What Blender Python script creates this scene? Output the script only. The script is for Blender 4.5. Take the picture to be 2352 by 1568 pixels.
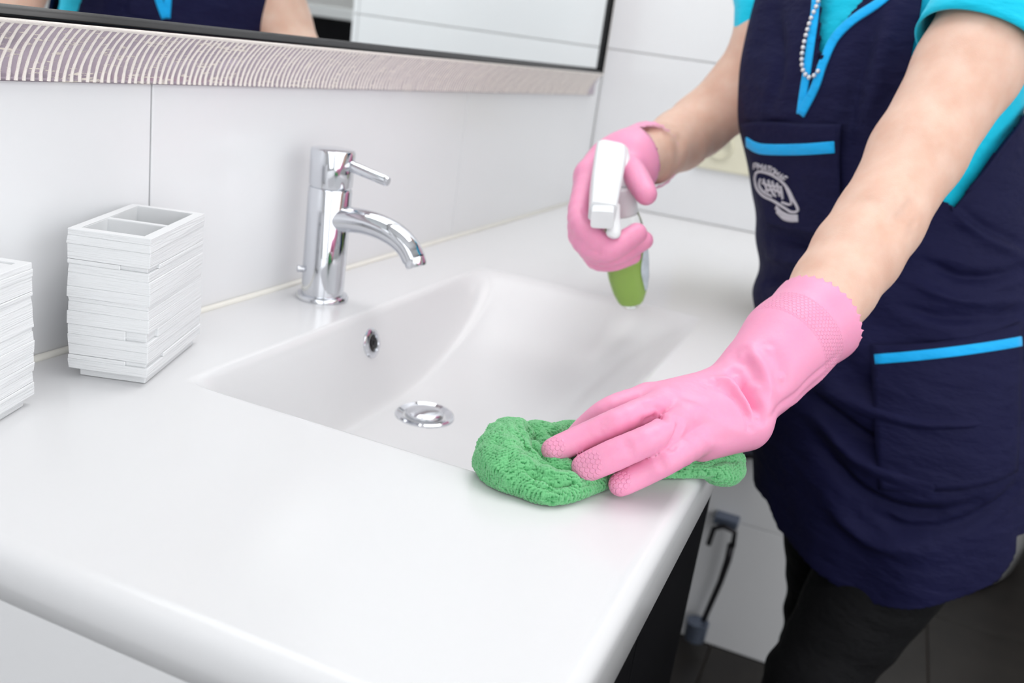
import bpy, bmesh, math, random
import numpy as np
from mathutils import Vector, Matrix
from mathutils.bvhtree import BVHTree
random.seed(7); rng = np.random.RandomState(7)
for _o in list(bpy.data.objects): bpy.data.objects.remove(_o)
SC = bpy.context.scene; COL = SC.collection
PI = math.pi

# ------------------------------------------------------------ camera (metres; counter top is z=0, back wall y=0, floor z=-0.9)
FPX = 2161.0
CAM = np.array([-0.84, -0.5775, 0.28])
FWD = np.array([0.89573954, 0.33071189, -0.29712005])
RGT = np.array([0.38217115, -0.91424543, 0.13453815])
DWN = np.array([-0.22714728, -0.23406185, -0.94531432])
cd = bpy.data.cameras.new('camera'); cam = bpy.data.objects.new('camera', cd); COL.objects.link(cam)
cam.matrix_world = Matrix(((RGT[0], -DWN[0], -FWD[0], CAM[0]), (RGT[1], -DWN[1], -FWD[1], CAM[1]), (RGT[2], -DWN[2], -FWD[2], CAM[2]), (0, 0, 0, 1)))
cd.sensor_width = 36; cd.lens = FPX / 2352 * 36; cd.clip_start = 0.02
cd.dof.use_dof = True; cd.dof.focus_distance = 0.655; cd.dof.aperture_fstop = 6.5
SC.camera = cam
# ------------------------------------------------------------ world, lights, exposure
w = bpy.data.worlds.new('world'); SC.world = w; w.use_nodes = True
w.node_tree.nodes['Background'].inputs[0].default_value = (0.93, 0.96, 1, 1)
w.node_tree.nodes['Background'].inputs[1].default_value = 0.6
def area(name, loc, target, sx, sy, power, col=(1, 1, 1)):
    l = bpy.data.lights.new(name, 'AREA'); l.shape = 'RECTANGLE'; l.size = sx; l.size_y = sy; l.energy = power; l.color = col
    o = bpy.data.objects.new(name, l); COL.objects.link(o); o.location = loc
    o.rotation_euler = (Vector(target) - Vector(loc)).to_track_quat('-Z', 'Y').to_euler()
    return o
area('overhead_fill_light', (0.35, -0.52, 1.57), (0.35, -0.519, 0), 1.2, 0.9, 11.5, (1, 0.995, 0.99))  # unseen overhead area light, added to even out brightness across the worktop
area('softbox_light', (-0.2, -1.92, 0.45), (0.0, -0.2, 0.25), 3.2, 1.7, 23.5, (0.975, 0.985, 1))
area('left_fill_light', (-2.25, -0.9, 0.5), (0.6, -0.5, 0.3), 1.7, 1.7, 15.5, (0.95, 0.98, 1))  # added fill from the left to brighten the side wall; no window there
area('far_room_light', (2.3, -1.0, 1.56), (2.3, -0.999, 0), 1.2, 1.2, 10, (1, 1, 1))
SC.view_settings.view_transform = 'Standard'; SC.view_settings.look = 'None'
SC.view_settings.gamma = 1; SC.view_settings.use_curve_mapping = False
SC.view_settings.exposure = 0.27

# ------------------------------------------------------------ helpers
def P(px, py, d):
    return CAM + d * (FWD + (px - 1176) / FPX * RGT + (py - 784) / FPX * DWN)
def RAY(px, py):
    r = FWD + (px - 1176) / FPX * RGT + (py - 784) / FPX * DWN
    return r
def PZ(px, py, z=0.0):
    r = RAY(px, py); return CAM + r * ((z - CAM[2]) / r[2])
def srgb(r, g, b):
    f = lambda c: ((c / 255 + 0.055) / 1.055) ** 2.4 if c / 255 > 0.04045 else c / 255 / 12.92
    return (f(r), f(g), f(b), 1)
class NT:
    def __init__(s, name):
        s.m = bpy.data.materials.new(name); s.m.use_nodes = True; s.t = s.m.node_tree
        s.b = s.t.nodes['Principled BSDF']
    def n(s, typ, **kw):
        x = s.t.nodes.new(typ)
        for k, v in kw.items():
            if k.startswith('i_'):
                x.inputs[k[2:].replace('_', ' ')].default_value = v
            else: setattr(x, k, v)
        return x
    def l(s, a, b): s.t.links.new(a, b)
def mat(name, col, rough=0.5, metal=0.0, spec=0.5, coat=0.0, sss=0.0, sssr=(1, .4, .3), scale=0.01, noise=None, bump=None, trans=0.0, ior=1.45, sheen=0.0):
    q = NT(name); b = q.b
    b.inputs['Base Color'].default_value = col; b.inputs['Roughness'].default_value = rough
    b.inputs['Metallic'].default_value = metal; b.inputs['Specular IOR Level'].default_value = spec
    b.inputs['Coat Weight'].default_value = coat; b.inputs['Coat Roughness'].default_value = 0.05
    b.inputs['Transmission Weight'].default_value = trans; b.inputs['IOR'].default_value = ior
    b.inputs['Sheen Weight'].default_value = sheen
    if sss: b.inputs['Subsurface Weight'].default_value = sss; b.inputs['Subsurface Radius'].default_value = sssr; b.inputs['Subsurface Scale'].default_value = scale
    if noise:   # (scale, amount)
        tc = q.n('ShaderNodeTexCoord'); nz = q.n('ShaderNodeTexNoise', i_Scale=noise[0], i_Detail=4.0)
        q.l(tc.outputs['Object'], nz.inputs['Vector'])
        mr = q.n('ShaderNodeMapRange'); q.l(nz.outputs['Fac'], mr.inputs[0]); mr.inputs[1].default_value = .3; mr.inputs[2].default_value = .7
        mr.inputs[3].default_value = 1 - noise[1]; mr.inputs[4].default_value = 1 + noise[1]
        hs = q.n('ShaderNodeHueSaturation'); hs.inputs['Color'].default_value = col; q.l(mr.outputs[0], hs.inputs['Value']); q.l(hs.outputs[0], b.inputs['Base Color'])
    if bump:    # (scale, distance, (sx,sy,sz))
        tc = q.n('ShaderNodeTexCoord'); mp = q.n('ShaderNodeMapping'); nz = q.n('ShaderNodeTexNoise', i_Scale=bump[0], i_Detail=3.0)
        mp.inputs['Scale'].default_value = bump[2] if len(bump) > 2 else (1, 1, 1)
        q.l(tc.outputs['Object'], mp.inputs[0]); q.l(mp.outputs[0], nz.inputs['Vector'])
        bp = q.n('ShaderNodeBump'); bp.inputs['Distance'].default_value = bump[1]; bp.inputs['Strength'].default_value = 1
        q.l(nz.outputs['Fac'], bp.inputs['Height']); q.l(bp.outputs[0], b.inputs['Normal'])
    return q.m
def link(name, me, m=None, parent=None, smooth=True, loc=None):
    if m is not None and not me.materials: me.materials.append(m)
    if smooth:
        me.polygons.foreach_set('use_smooth', [True] * len(me.polygons)); me.update()
    o = bpy.data.objects.new(name, me); COL.objects.link(o)
    if parent is not None: o.parent = parent
    if loc is not None: o.location = loc
    return o
def tag(o, label=None, cat=None, group=None, kind=None):
    if label: o['label'] = label
    if cat: o['category'] = cat
    if group: o['group'] = group
    if kind: o['kind'] = kind
    return o
def empty(name, loc=(0, 0, 0), rz=0):
    o = bpy.data.objects.new(name, None); COL.objects.link(o); o.location = loc; o.rotation_euler = (0, 0, rz); o.empty_display_size = 0.05
    return o
def pyd(name, V, Fc):
    me = bpy.data.meshes.new(name); me.from_pydata([tuple(map(float, v)) for v in V], [], [tuple(map(int, f)) for f in Fc]); me.update(); return me
def fastmesh(name, V, Q):
    V = np.asarray(V, dtype=np.float32); Q = np.asarray(Q, dtype=np.int32)
    me = bpy.data.meshes.new(name); me.vertices.add(len(V)); me.vertices.foreach_set('co', V.ravel())
    n = len(Q); k = Q.shape[1]; me.loops.add(n * k); me.loops.foreach_set('vertex_index', Q.ravel())
    me.polygons.add(n); me.polygons.foreach_set('loop_start', np.arange(0, n * k, k, dtype=np.int32)); me.polygons.foreach_set('loop_total', np.full(n, k, dtype=np.int32))
    me.update(calc_edges=True); me.validate(); return me
def setattrf(me, name, arr):
    a = me.attributes.new(name, 'FLOAT', 'POINT'); a.data.foreach_set('value', np.asarray(arr, dtype=np.float32))
def bm_mesh(name, bm):
    me = bpy.data.meshes.new(name); bmesh.ops.recalc_face_normals(bm, faces=bm.faces); bm.to_mesh(me); bm.free(); return me
def box_mesh(name, x0, x1, y0, y1, z0, z1, bev=0.0, seg=2):
    bm = bmesh.new(); r = bmesh.ops.create_cube(bm, size=1)
    for v in bm.verts: v.co = Vector((x0 + (v.co.x + .5) * (x1 - x0), y0 + (v.co.y + .5) * (y1 - y0), z0 + (v.co.z + .5) * (z1 - z0)))
    if bev > 0: bmesh.ops.bevel(bm, geom=bm.edges[:], offset=bev, segments=seg, affect='EDGES', profile=0.5)
    return bm_mesh(name, bm)
def sweep(name, pts, rads, n=16, cap=True, up=None, sq=None):
    """tube through pts; rads float list or list of (ra, rb) along side/up"""
    pts = [Vector(p) for p in pts]; V = []; Fc = []; m = len(pts)
    prev = None
    for i in range(m):
        t = (pts[min(i + 1, m - 1)] - pts[max(i - 1, 0)]).normalized()
        if prev is None:
            a = Vector(up) if up is not None else (Vector((0, 0, 1)) if abs(t.z) < .9 else Vector((1, 0, 0)))
        else: a = prev
        a = (a - t * a.dot(t)).normalized(); prev = a; b = t.cross(a)
        r = rads[i] if hasattr(rads, '__len__') else rads
        ra, rb = r if hasattr(r, '__len__') else (r, r)
        for k in range(n):
            th = 2 * PI * k / n; c, s = math.cos(th), math.sin(th)
            if sq: c = math.copysign(abs(c) ** sq, c); s = math.copysign(abs(s) ** sq, s)
            V.append(pts[i] + b * ra * c + a * rb * s)
    for i in range(m - 1):
        for k in range(n):
            Fc.append((i * n + k, i * n + (k + 1) % n, (i + 1) * n + (k + 1) % n, (i + 1) * n + k))
    if cap:
        Fc.append(tuple(range(n))[::-1]); Fc.append(tuple((m - 1) * n + k for k in range(n)))
    me = pyd(name, V, Fc)
    bm = bmesh.new(); bm.from_mesh(me); bmesh.ops.recalc_face_normals(bm, faces=bm.faces); bm.to_mesh(me); bm.free(); return me
def lathe(name, prof, n=48, cap=True):
    """prof list of (r,z)"""
    V = []; Fc = []
    for r, z in prof:
        for k in range(n): V.append((r * math.cos(2 * PI * k / n), r * math.sin(2 * PI * k / n), z))
    for i in range(len(prof) - 1):
        for k in range(n): Fc.append((i * n + k, i * n + (k + 1) % n, (i + 1) * n + (k + 1) % n, (i + 1) * n + k))
    if cap: Fc.append(tuple(range(n))[::-1]); Fc.append(tuple((len(prof) - 1) * n + k for k in range(n)))
    return pyd(name, V, Fc)
def autosharp(me, ang=35):
    bm = bmesh.new(); bm.from_mesh(me)
    for e in bm.edges:
        if len(e.link_faces) == 2 and e.calc_face_angle(0) > math.radians(ang): e.smooth = False
    bm.to_mesh(me); bm.free(); return me
def catmull(pts, n=8):
    pts = [np.array(p, float) for p in pts]; out = []
    Q = [2 * pts[0] - pts[1]] + pts + [2 * pts[-1] - pts[-2]]
    for i in range(1, len(Q) - 2):
        for k in range(n):
            t = k / n
            out.append(0.5 * ((2 * Q[i]) + (-Q[i - 1] + Q[i + 1]) * t + (2 * Q[i - 1] - 5 * Q[i] + 4 * Q[i + 1] - Q[i + 2]) * t * t + (-Q[i - 1] + 3 * Q[i] - 3 * Q[i + 1] + Q[i + 2]) * t ** 3))
    out.append(pts[-1]); return out
def sm(a, b, x):
    t = np.clip((x - a) / (b - a), 0, 1); return t * t * (3 - 2 * t)
# ---- signed distance fields -> mesh (surface nets)
class Field:
    def __init__(s, lo, hi, h):
        s.lo = np.array(lo, float); s.h = h; s.n = np.ceil((np.array(hi) - s.lo) / h).astype(int) + 1
        s.a = np.full(s.n, 0.2, dtype=np.float32)
    def sl(s, lo, hi):
        i0 = np.clip(np.floor((lo - s.lo) / s.h).astype(int), 0, s.n - 1); i1 = np.clip(np.ceil((hi - s.lo) / s.h).astype(int) + 1, 1, s.n)
        return i0, i1
    def grid(s, i0, i1):
        ax = [(s.lo[k] + s.h * np.arange(i0[k], i1[k])).astype(np.float32) for k in range(3)]
        return ax[0][:, None, None], ax[1][None, :, None], ax[2][None, None, :]
    def merge(s, i0, i1, d, k, sub=False):
        S = (slice(i0[0], i1[0]), slice(i0[1], i1[1]), slice(i0[2], i1[2])); A = s.a[S]
        if sub: d = -d; hh = np.clip(.5 - .5 * (d - A) / k, 0, 1); s.a[S] = (A * hh + d * (1 - hh) + k * hh * (1 - hh)) if k > 0 else np.maximum(A, d); return
        if k <= 0: s.a[S] = np.minimum(A, d); return
        hh = np.clip(.5 + .5 * (A - d) / k, 0, 1)
        s.a[S] = A * (1 - hh) + d * hh - k * hh * (1 - hh)
    def cone(s, a, b, r1, r2, k=0.006, sub=False, flat=None):
        """round cone; flat=(axis vector, factor) stretches distance along a direction to flatten it"""
        a = np.array(a, float); b = np.array(b, float); m = max(r1, r2) + k * 1.2 + 3 * s.h + (0.012 if flat is None else 0.03)
        i0, i1 = s.sl(np.minimum(a, b) - m, np.maximum(a, b) + m)
        if np.any(i1 <= i0): return
        X, Y, Z = s.grid(i0, i1)
        d = b - a; L2 = float(d @ d) + 1e-12
        px, py, pz = X - a[0], Y - a[1], Z - a[2]
        t = np.clip((px * d[0] + py * d[1] + pz * d[2]) / L2, 0, 1)
        qx, qy, qz = px - t * d[0], py - t * d[1], pz - t * d[2]
        q2 = qx * qx + qy * qy + qz * qz
        if flat is not None:
            f = np.array(flat[0], float); f /= np.linalg.norm(f); c = qx * f[0] + qy * f[1] + qz * f[2]
            q2 = q2 + c * c * (flat[1] ** 2 - 1)
        D = np.sqrt(q2) - (r1 + t * (r2 - r1))
        s.merge(i0, i1, D, k, sub)
    def chain(s, pts, rs, k=0.006, **kw):
        for i in range(len(pts) - 1): s.cone(pts[i], pts[i + 1], rs[i], rs[i + 1], k, **kw)
    def ell(s, c, ax, k=0.02, R=None):
        """ellipsoid, R rows = axes"""
        c = np.array(c, float); R = np.eye(3) if R is None else np.array(R, float); m = max(ax) + k * 1.2 + 3 * s.h
        i0, i1 = s.sl(c - m, c + m)
        if np.any(i1 <= i0): return
        X, Y, Z = s.grid(i0, i1); X = X - c[0]; Y = Y - c[1]; Z = Z - c[2]; q = 0
        for i in range(3): q = q + ((X * R[i, 0] + Y * R[i, 1] + Z * R[i, 2]) / ax[i]) ** 2
        q = np.sqrt(q); D = (q - 1) * min(ax) * (0.5 + 0.5 * 1)
        s.merge(i0, i1, D, k)
    def mesh(s, name):
        A = s.a; nx, ny, nz = A.shape; I = (A < 0)
        c = np.zeros((nx - 1, ny - 1, nz - 1), dtype=np.uint8)
        for dx in (0, 1):
            for dy in (0, 1):
                for dz in (0, 1): c += I[dx:nx - 1 + dx, dy:ny - 1 + dy, dz:nz - 1 + dz]
        act = np.argwhere((c > 0) & (c < 8)); idx = np.full(c.shape, -1, dtype=np.int32); idx[tuple(act.T)] = np.arange(len(act))
        cor = {}
        for o in [(i, j, k) for i in (0, 1) for j in (0, 1) for k in (0, 1)]: cor[o] = A[act[:, 0] + o[0], act[:, 1] + o[1], act[:, 2] + o[2]]
        S = np.zeros((len(act), 3)); N = np.zeros(len(act))
        for o in cor:
            for ax in range(3):
                if o[ax] == 0:
                    p = list(o); p[ax] = 1; a = cor[o]; b = cor[tuple(p)]; x = (a < 0) != (b < 0)
                    t = np.where(x, a / np.where(x, a - b, 1), 0); pt = np.array(o, float)[None].repeat(len(act), 0); pt[:, ax] = t
                    S += np.where(x[:, None], pt, 0); N += x
        V = s.lo + s.h * (act + S / N[:, None])
        Q = []
        for ax in range(3):
            u, v = (ax + 1) % 3, (ax + 2) % 3
            sl0 = [slice(None)] * 3; sl1 = [slice(None)] * 3; sl0[ax] = slice(0, -1); sl1[ax] = slice(1, None)
            x = I[tuple(sl0)] != I[tuple(sl1)]; e = np.argwhere(x)
            ok = (e[:, u] > 0) & (e[:, v] > 0) & (e[:, u] < A.shape[u] - 1) & (e[:, v] < A.shape[v] - 1); e = e[ok]
            ins = I[e[:, 0], e[:, 1], e[:, 2]]
            def g(du, dv):
                c2 = e.copy(); c2[:, u] -= du; c2[:, v] -= dv; return idx[c2[:, 0], c2[:, 1], c2[:, 2]]
            q = np.stack([g(1, 1), g(0, 1), g(0, 0), g(1, 0)], 1)
            q[~ins] = q[~ins][:, ::-1]; Q.append(q)
        Q = np.concatenate(Q); Q = Q[(Q >= 0).all(1)]
        return fastmesh(name, V, Q), V, Q
def verts(me):
    a = np.empty(len(me.vertices) * 3, dtype=np.float32); me.vertices.foreach_get('co', a); return a.reshape(-1, 3).astype(float)
def norms(me):
    a = np.empty(len(me.vertices) * 3, dtype=np.float32); me.vertices.foreach_get('normal', a); return a.reshape(-1, 3).astype(float)
def setverts(me, V):
    me.vertices.foreach_set('co', np.asarray(V, dtype=np.float32).ravel()); me.update()
def bvh_of(me):
    V = verts(me); F_ = [tuple(p.vertices) for p in me.polygons]; return BVHTree.FromPolygons([tuple(v) for v in V], F_)
def hit(bvh, px, py):
    r = RAY(px, py); h = bvh.ray_cast(Vector(CAM), Vector(r).normalized()); return (np.array(h[0]), np.array(h[1])) if h[0] is not None else None
def segdist(V, pts):
    best = np.full(len(V), 9.0)
    for a, b in zip(pts[:-1], pts[1:]):
        d = b - a; t = np.clip(((V - a) @ d) / (d @ d + 1e-12), 0, 1); q = np.linalg.norm(V - a - t[:, None] * d, axis=1); best = np.minimum(best, q)
    return best
def smooth_mesh(me, it=2, lam=0.5):
    n = len(me.vertices); E_ = np.empty(len(me.edges) * 2, dtype=np.int32); me.edges.foreach_get('vertices', E_); E_ = E_.reshape(-1, 2)
    V = verts(me); deg = np.bincount(E_.ravel(), minlength=n)[:, None]
    for _ in range(it):
        S = np.zeros_like(V)
        for k in range(3): S[:, k] = np.bincount(E_[:, 0], V[E_[:, 1], k], n) + np.bincount(E_[:, 1], V[E_[:, 0], k], n)
        V = V + lam * (S / np.maximum(deg, 1) - V)
    setverts(me, V)
def crease(me, lines, bvh=None):
    """lines: (pixel polyline, width m, depth m [+in]) ; pixels are cast on the surface"""
    bvh = bvh or bvh_of(me); V = verts(me); N = norms(me); D = np.zeros(len(V))
    for pl, wd, dp in lines:
        pts = []
        for p in pl:
            h = hit(bvh, *p)
            if h is not None: pts.append(h[0])
        if len(pts) < 2: continue
        pts = catmull(pts, 5); lo = np.min(pts, 0) - 3 * wd; hi = np.max(pts, 0) + 3 * wd
        sel = np.where(((V > lo) & (V < hi)).all(1))[0]
        if len(sel) == 0: continue
        d = segdist(V[sel], pts); 
        L = np.linalg.norm(np.array(pts[-1]) - pts[0]) + 1e-6
        e = np.minimum(np.linalg.norm(V[sel] - pts[0], axis=1), np.linalg.norm(V[sel] - pts[-1], axis=1)) / L
        D[sel] += dp * np.exp(-(d / wd) ** 2) * np.clip(0.25 + e * 3, 0, 1)
    V -= N * D[:, None]; setverts(me, V)

# ============================================================ materials
M = {}
M['tile'] = mat('white_tile', (0.84, 0.845, 0.86, 1), rough=0.22, coat=0.0, noise=(2.0, 0.01))
M['grout'] = mat('grey_grout', srgb(176, 172, 166), rough=0.8, noise=(60, 0.06))
M['grout_pale'] = mat('pale_grout', srgb(214, 212, 208), rough=0.8, noise=(60, 0.04))
M['counter'] = mat('white_cast_stone', (0.745, 0.745, 0.755, 1), rough=0.21, spec=0.4, coat=0.0, noise=(1.5, 0.008))
M['plaster'] = mat('white_paint', (0.80, 0.80, 0.80, 1), rough=0.7, noise=(8, 0.02))
M['chrome'] = mat('chrome', (0.68, 0.695, 0.73, 1), rough=0.035, metal=1, noise=(30, 0.01))
M['chrome_dark'] = mat('dark_chrome', (0.05, 0.05, 0.055, 1), rough=0.25, metal=0.8, noise=(30, 0.1))
M['silver'] = None
M['cream_plastic'] = mat('cream_plastic', srgb(226, 222, 200), rough=0.35, noise=(20, 0.02))
M['socket_hole'] = mat('dark_socket', srgb(120, 105, 70), rough=0.6, noise=(40, 0.1))
M['cabinet_black'] = mat('black_laminate', (0.003, 0.003, 0.004, 1), rough=0.6, spec=0.12, noise=(20, 0.2))
M['resin'] = mat('white_resin_slats', (0.80, 0.81, 0.82, 1), rough=0.55, bump=(90, 0.0009, (0.25, 0.25, 9)))
M['resin_in'] = mat('white_resin_inner', (0.78, 0.79, 0.80, 1), rough=0.5, noise=(50, 0.02))
M['black_gloss'] = mat('black_gloss', (0.003, 0.003, 0.004, 1), rough=0.2, spec=0.25, coat=0.0, noise=(20, 0.2))
M['mirror'] = mat('mirror_glass', (0.93, 0.965, 0.965, 1), rough=0.0, metal=1, noise=(1, 0.0))
M['floor'] = mat('dark_brown_tile', (0.018, 0.015, 0.013, 1), rough=0.45, noise=(12, 0.25))
M['floor_joint'] = mat('brown_joint', (0.035, 0.026, 0.02, 1), rough=0.8, noise=(50, 0.2))
M['rib'] = mat('cream_rib_enamel', srgb(248, 241, 234), rough=0.32, noise=(160, 0.05), bump=(700, 0.0004))
M['caulk'] = mat('white_silicone', srgb(240, 238, 230), rough=0.4, noise=(50, 0.02))
M['porcelain'] = mat('porcelain', (0.82, 0.83, 0.84, 1), rough=0.08, coat=0.5, noise=(3, 0.01))
M['hole'] = mat('dark_hole', (0.02, 0.018, 0.016, 1), rough=0.4, noise=(200, 0.4))
M['blue_metal'] = mat('bluish_steel', srgb(120, 130, 150), rough=0.3, metal=0.6, noise=(200, 0.15))
M['dark_metal'] = mat('dark_steel', srgb(46, 44, 48), rough=0.35, metal=0.5, noise=(30, 0.1))

def band_mat():
    q = NT('silver_band'); b = q.b
    tc = q.n('ShaderNodeTexCoord'); mp = q.n('ShaderNodeMapping'); mp.inputs['Scale'].default_value = (60, 60, 420)
    q.l(tc.outputs['Object'], mp.inputs[0]); nz = q.n('ShaderNodeTexNoise', i_Scale=1.0, i_Detail=5.0, i_Roughness=0.7); q.l(mp.outputs[0], nz.inputs['Vector'])
    r = q.n('ShaderNodeValToRGB'); r.color_ramp.elements[0].position = 0.56; r.color_ramp.elements[1].position = 0.62
    r.color_ramp.elements[0].color = srgb(188, 174, 186); r.color_ramp.elements[1].color = srgb(236, 226, 216)
    q.l(nz.outputs['Fac'], r.inputs[0]); q.l(r.outputs[0], b.inputs['Base Color'])
    m2 = q.n('ShaderNodeMath', operation='LESS_THAN'); m2.inputs[1].default_value = 0.58; q.l(nz.outputs['Fac'], m2.inputs[0])
    m3 = q.n('ShaderNodeMath', operation='MULTIPLY'); m3.inputs[1].default_value = 0.45; q.l(m2.outputs[0], m3.inputs[0]); q.l(m3.outputs[0], b.inputs['Metallic'])
    b.inputs['Roughness'].default_value = 0.22
    bp = q.n('ShaderNodeBump'); bp.inputs['Distance'].default_value = 0.0006; q.l(r.outputs[0], bp.inputs['Height']); q.l(bp.outputs[0], b.inputs['Normal'])
    return q.m
M['band'] = band_mat()

# ============================================================ the setting
XE = 3.3; XR, XL, YO, ZF, ZC = 1.02, -2.3, -1.95, -0.9, 1.6
def struct(name, me, m, parent=None, smooth=False):
    o = link(name, me, m, parent, smooth)
    if parent is None: o['kind'] = 'structure'
    return o
wall_back = struct('wall_back', box_mesh('wall_back', XL, XE + 0.1, 0.006, 0.1, ZF - 0.05, ZC), M['grout'])
wall_right = struct('wall_right', box_mesh('wall_right', XR + 0.006, XR + 0.11, -0.629, 0.0055, ZF - 0.05, ZC), M['grout_pale'])
wall_left = struct('wall_left', box_mesh('wall_left', XL - 0.1, XL, YO, 0.1, ZF - 0.05, ZC), M['plaster'])
wall_end = struct('wall_end', box_mesh('wall_end', XE, XE + 0.1, YO, 0.0, ZF - 0.05, ZC), M['plaster'])
wall_front = struct('wall_front', box_mesh('wall_front', XL - 0.1, XE + 0.1, YO - 0.1, YO, ZF - 0.05, ZC), M['plaster'])
floor = struct('floor', box_mesh('floor', XL - 0.1, XE + 0.1, YO - 0.1, 0.1, ZF - 0.1, ZF - 0.006), M['floor_joint'])
ceiling = struct('ceiling', box_mesh('ceiling', XL - 0.1, XE + 0.1, YO - 0.1, 0.1, ZC, ZC + 0.1), M['plaster'])
G = 0.0009
tb = box_mesh('tile', G, 0.615 - G, 0, 0.008, G, 0.30 - G, 0.0008, 1); tb.materials.append(M['tile'])
for i in range(-3, 3):
    for j in range(8):
        x0 = -0.21 + 0.615 * i
        if x0 < XL - 0.1 or x0 + 0.6 > XR + 0.1: continue
        link('tile', tb, None, wall_back, False, (x0, 0, ZF + 0.3 * j))
tb2 = box_mesh('tile_narrow', G, 0.585, 0, 0.008, G, 0.30 - G, 0.0008, 1)
tr = box_mesh('tile_side', 0, 0.008, G, 0.615 - G, G, 0.30 - G, 0.0008, 1); tr.materials.append(M['tile'])
tr_s = box_mesh('tile_edge', 0, 0.008, G, 0.0148, G, 0.30 - G, 0.0008, 1); tr_s.materials.append(M['tile'])
for i in range(1, 3):
    for j in range(8): link('tile', tr if i == 1 else tr_s, None, wall_right, False, (XR, -0.615 if i == 1 else -0.63, ZF + 0.3 * j))
tf = box_mesh('floor_tile', 0.002, 0.448, 0.002, 0.448, -0.008, 0, 0.0008, 1); tf.materials.append(M['floor'])
for i in range(-5, 8):
    for j in range(5):
        x0 = XR - 0.45 * (i + 1); y0 = -0.45 * (j + 1)
        if x0 > XL - 0.44 and y0 > YO - 0.4: link('tile', tf, None, floor, False, (x0, y0, ZF))
# silicone bead between worktop and walls
link('sealant_bead', sweep('bead', [(-0.515, -0.003, 0.001), (0.3, -0.003, 0.001), (XR - 0.004, -0.003, 0.001)], 0.0035, 8), M['caulk'], wall_back)
# the room goes on past the end of the tiled side wall: dark unit with a pale top, seen in the mirror, and a white bathtub
ldg = empty('dark_sideboard', (2.22, -1.62, ZF)); tag(ldg, 'dark cabinet with a pale grey top seen in the mirror beside the arm', 'cabinet')
link('body', box_mesh('lb', 0.0, 0.4, -0.30, 0.30, 0.001, 1.185, 0.004), M['cabinet_black'], ldg, False)
link('top', box_mesh('lt', -0.015, 0.4, -0.31, 0.31, 1.186, 1.225, 0.004), M['porcelain'], ldg, False)
def bathtub():
    t = empty('bathtub', (2.3, -0.82, ZF)); tag(t, 'white rounded bathtub far behind the tabard at the right edge', 'bathtub')
    lev = [(0.001, .94), (.02, .97), (.10, .99), (.35, 1.02), (.55, 1.05), (.565, 1.06), (.575, 1.04), (.57, .96), (.50, .92), (.25, .85), (.16, .70), (.15, .02)]; V = []; Fc = []; n = 64
    for z, q_ in lev:
        for k in range(n):
            th = 2 * PI * k / n; c, s_ = math.cos(th), math.sin(th); V.append((.74 * q_ * math.copysign(abs(c) ** .8, c), .37 * q_ * math.copysign(abs(s_) ** .8, s_), z))
    for i in range(len(lev) - 1):
        for k in range(n): Fc.append((i * n + k, i * n + (k + 1) % n, (i + 1) * n + (k + 1) % n, (i + 1) * n + k))
    Fc.append(tuple(range(n))[::-1]); Fc.append(tuple((len(lev) - 1) * n + k for k in range(n)))
    link('tub', pyd('tub', V, Fc), M['porcelain'], t); return t
bathtub()

# ============================================================ washbasin worktop
BX0, BX1, BY0, BY1, BD = -0.292, 0.275, -0.41, -0.11, 0.098
def gsh(t, e=0.10):
    t = np.clip(t, 0, 1.6); s = t * t / (t + e) * (1 + e); s = np.clip(s, 0, 1); return 1 - (1 - s) ** 2
def basin_h(x, y):
    x = np.asarray(x, float); y = np.asarray(y, float)
    a = gsh((x - BX0) / 0.085) * gsh((BX1 - x) / 0.30, 0.05) * gsh((BY1 - y) / 0.040) * gsh((y - BY0) / 0.11)
    return -BD * a
def worktop():
    R_ = 0.012; xs = [(-0.50, 0.03), (-0.532, 0.03)] ; 
    for k in range(7):
        t = k / 6 * PI / 2; xs.append((-0.532 + R_ * (1 - math.cos(t)), R_ * (1 - math.sin(t))))
    xs += [(x, 0) for x in np.linspace(-0.519, XR - 0.001, 600)]
    ys = [(-0.45, 0.05), (-0.50, 0.05)]
    for k in range(7):
        t = k / 6 * PI / 2; ys.append((-0.50 + R_ * (1 - math.cos(t)), R_ * (1 - math.sin(t))))
    ys += [(y, 0) for y in np.linspace(-0.487, -0.0005, 190)]
    X = np.array([a[0] for a in xs]); DX = np.array([a[1] for a in xs]); Y = np.array([a[0] for a in ys]); DY = np.array([a[1] for a in ys])
    GX, GY = np.meshgrid(X, Y, indexing='ij'); Z = basin_h(GX, GY) - np.maximum(DX[:, None], DY[None, :])
    V = np.stack([GX, GY, Z], -1).reshape(-1, 3); nx, ny = len(X), len(Y)
    I = np.arange(nx * ny).reshape(nx, ny); Q = np.stack([I[:-1, :-1], I[1:, :-1], I[1:, 1:], I[:-1, 1:]], -1).reshape(-1, 4)
    return fastmesh('worktop', V, Q)
wt = empty('washbasin_worktop', (0, 0, 0)); tag(wt, 'glossy white worktop with a moulded rectangular washbasin', 'washbasin')
link('basin_top', worktop(), M['counter'], wt)
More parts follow.
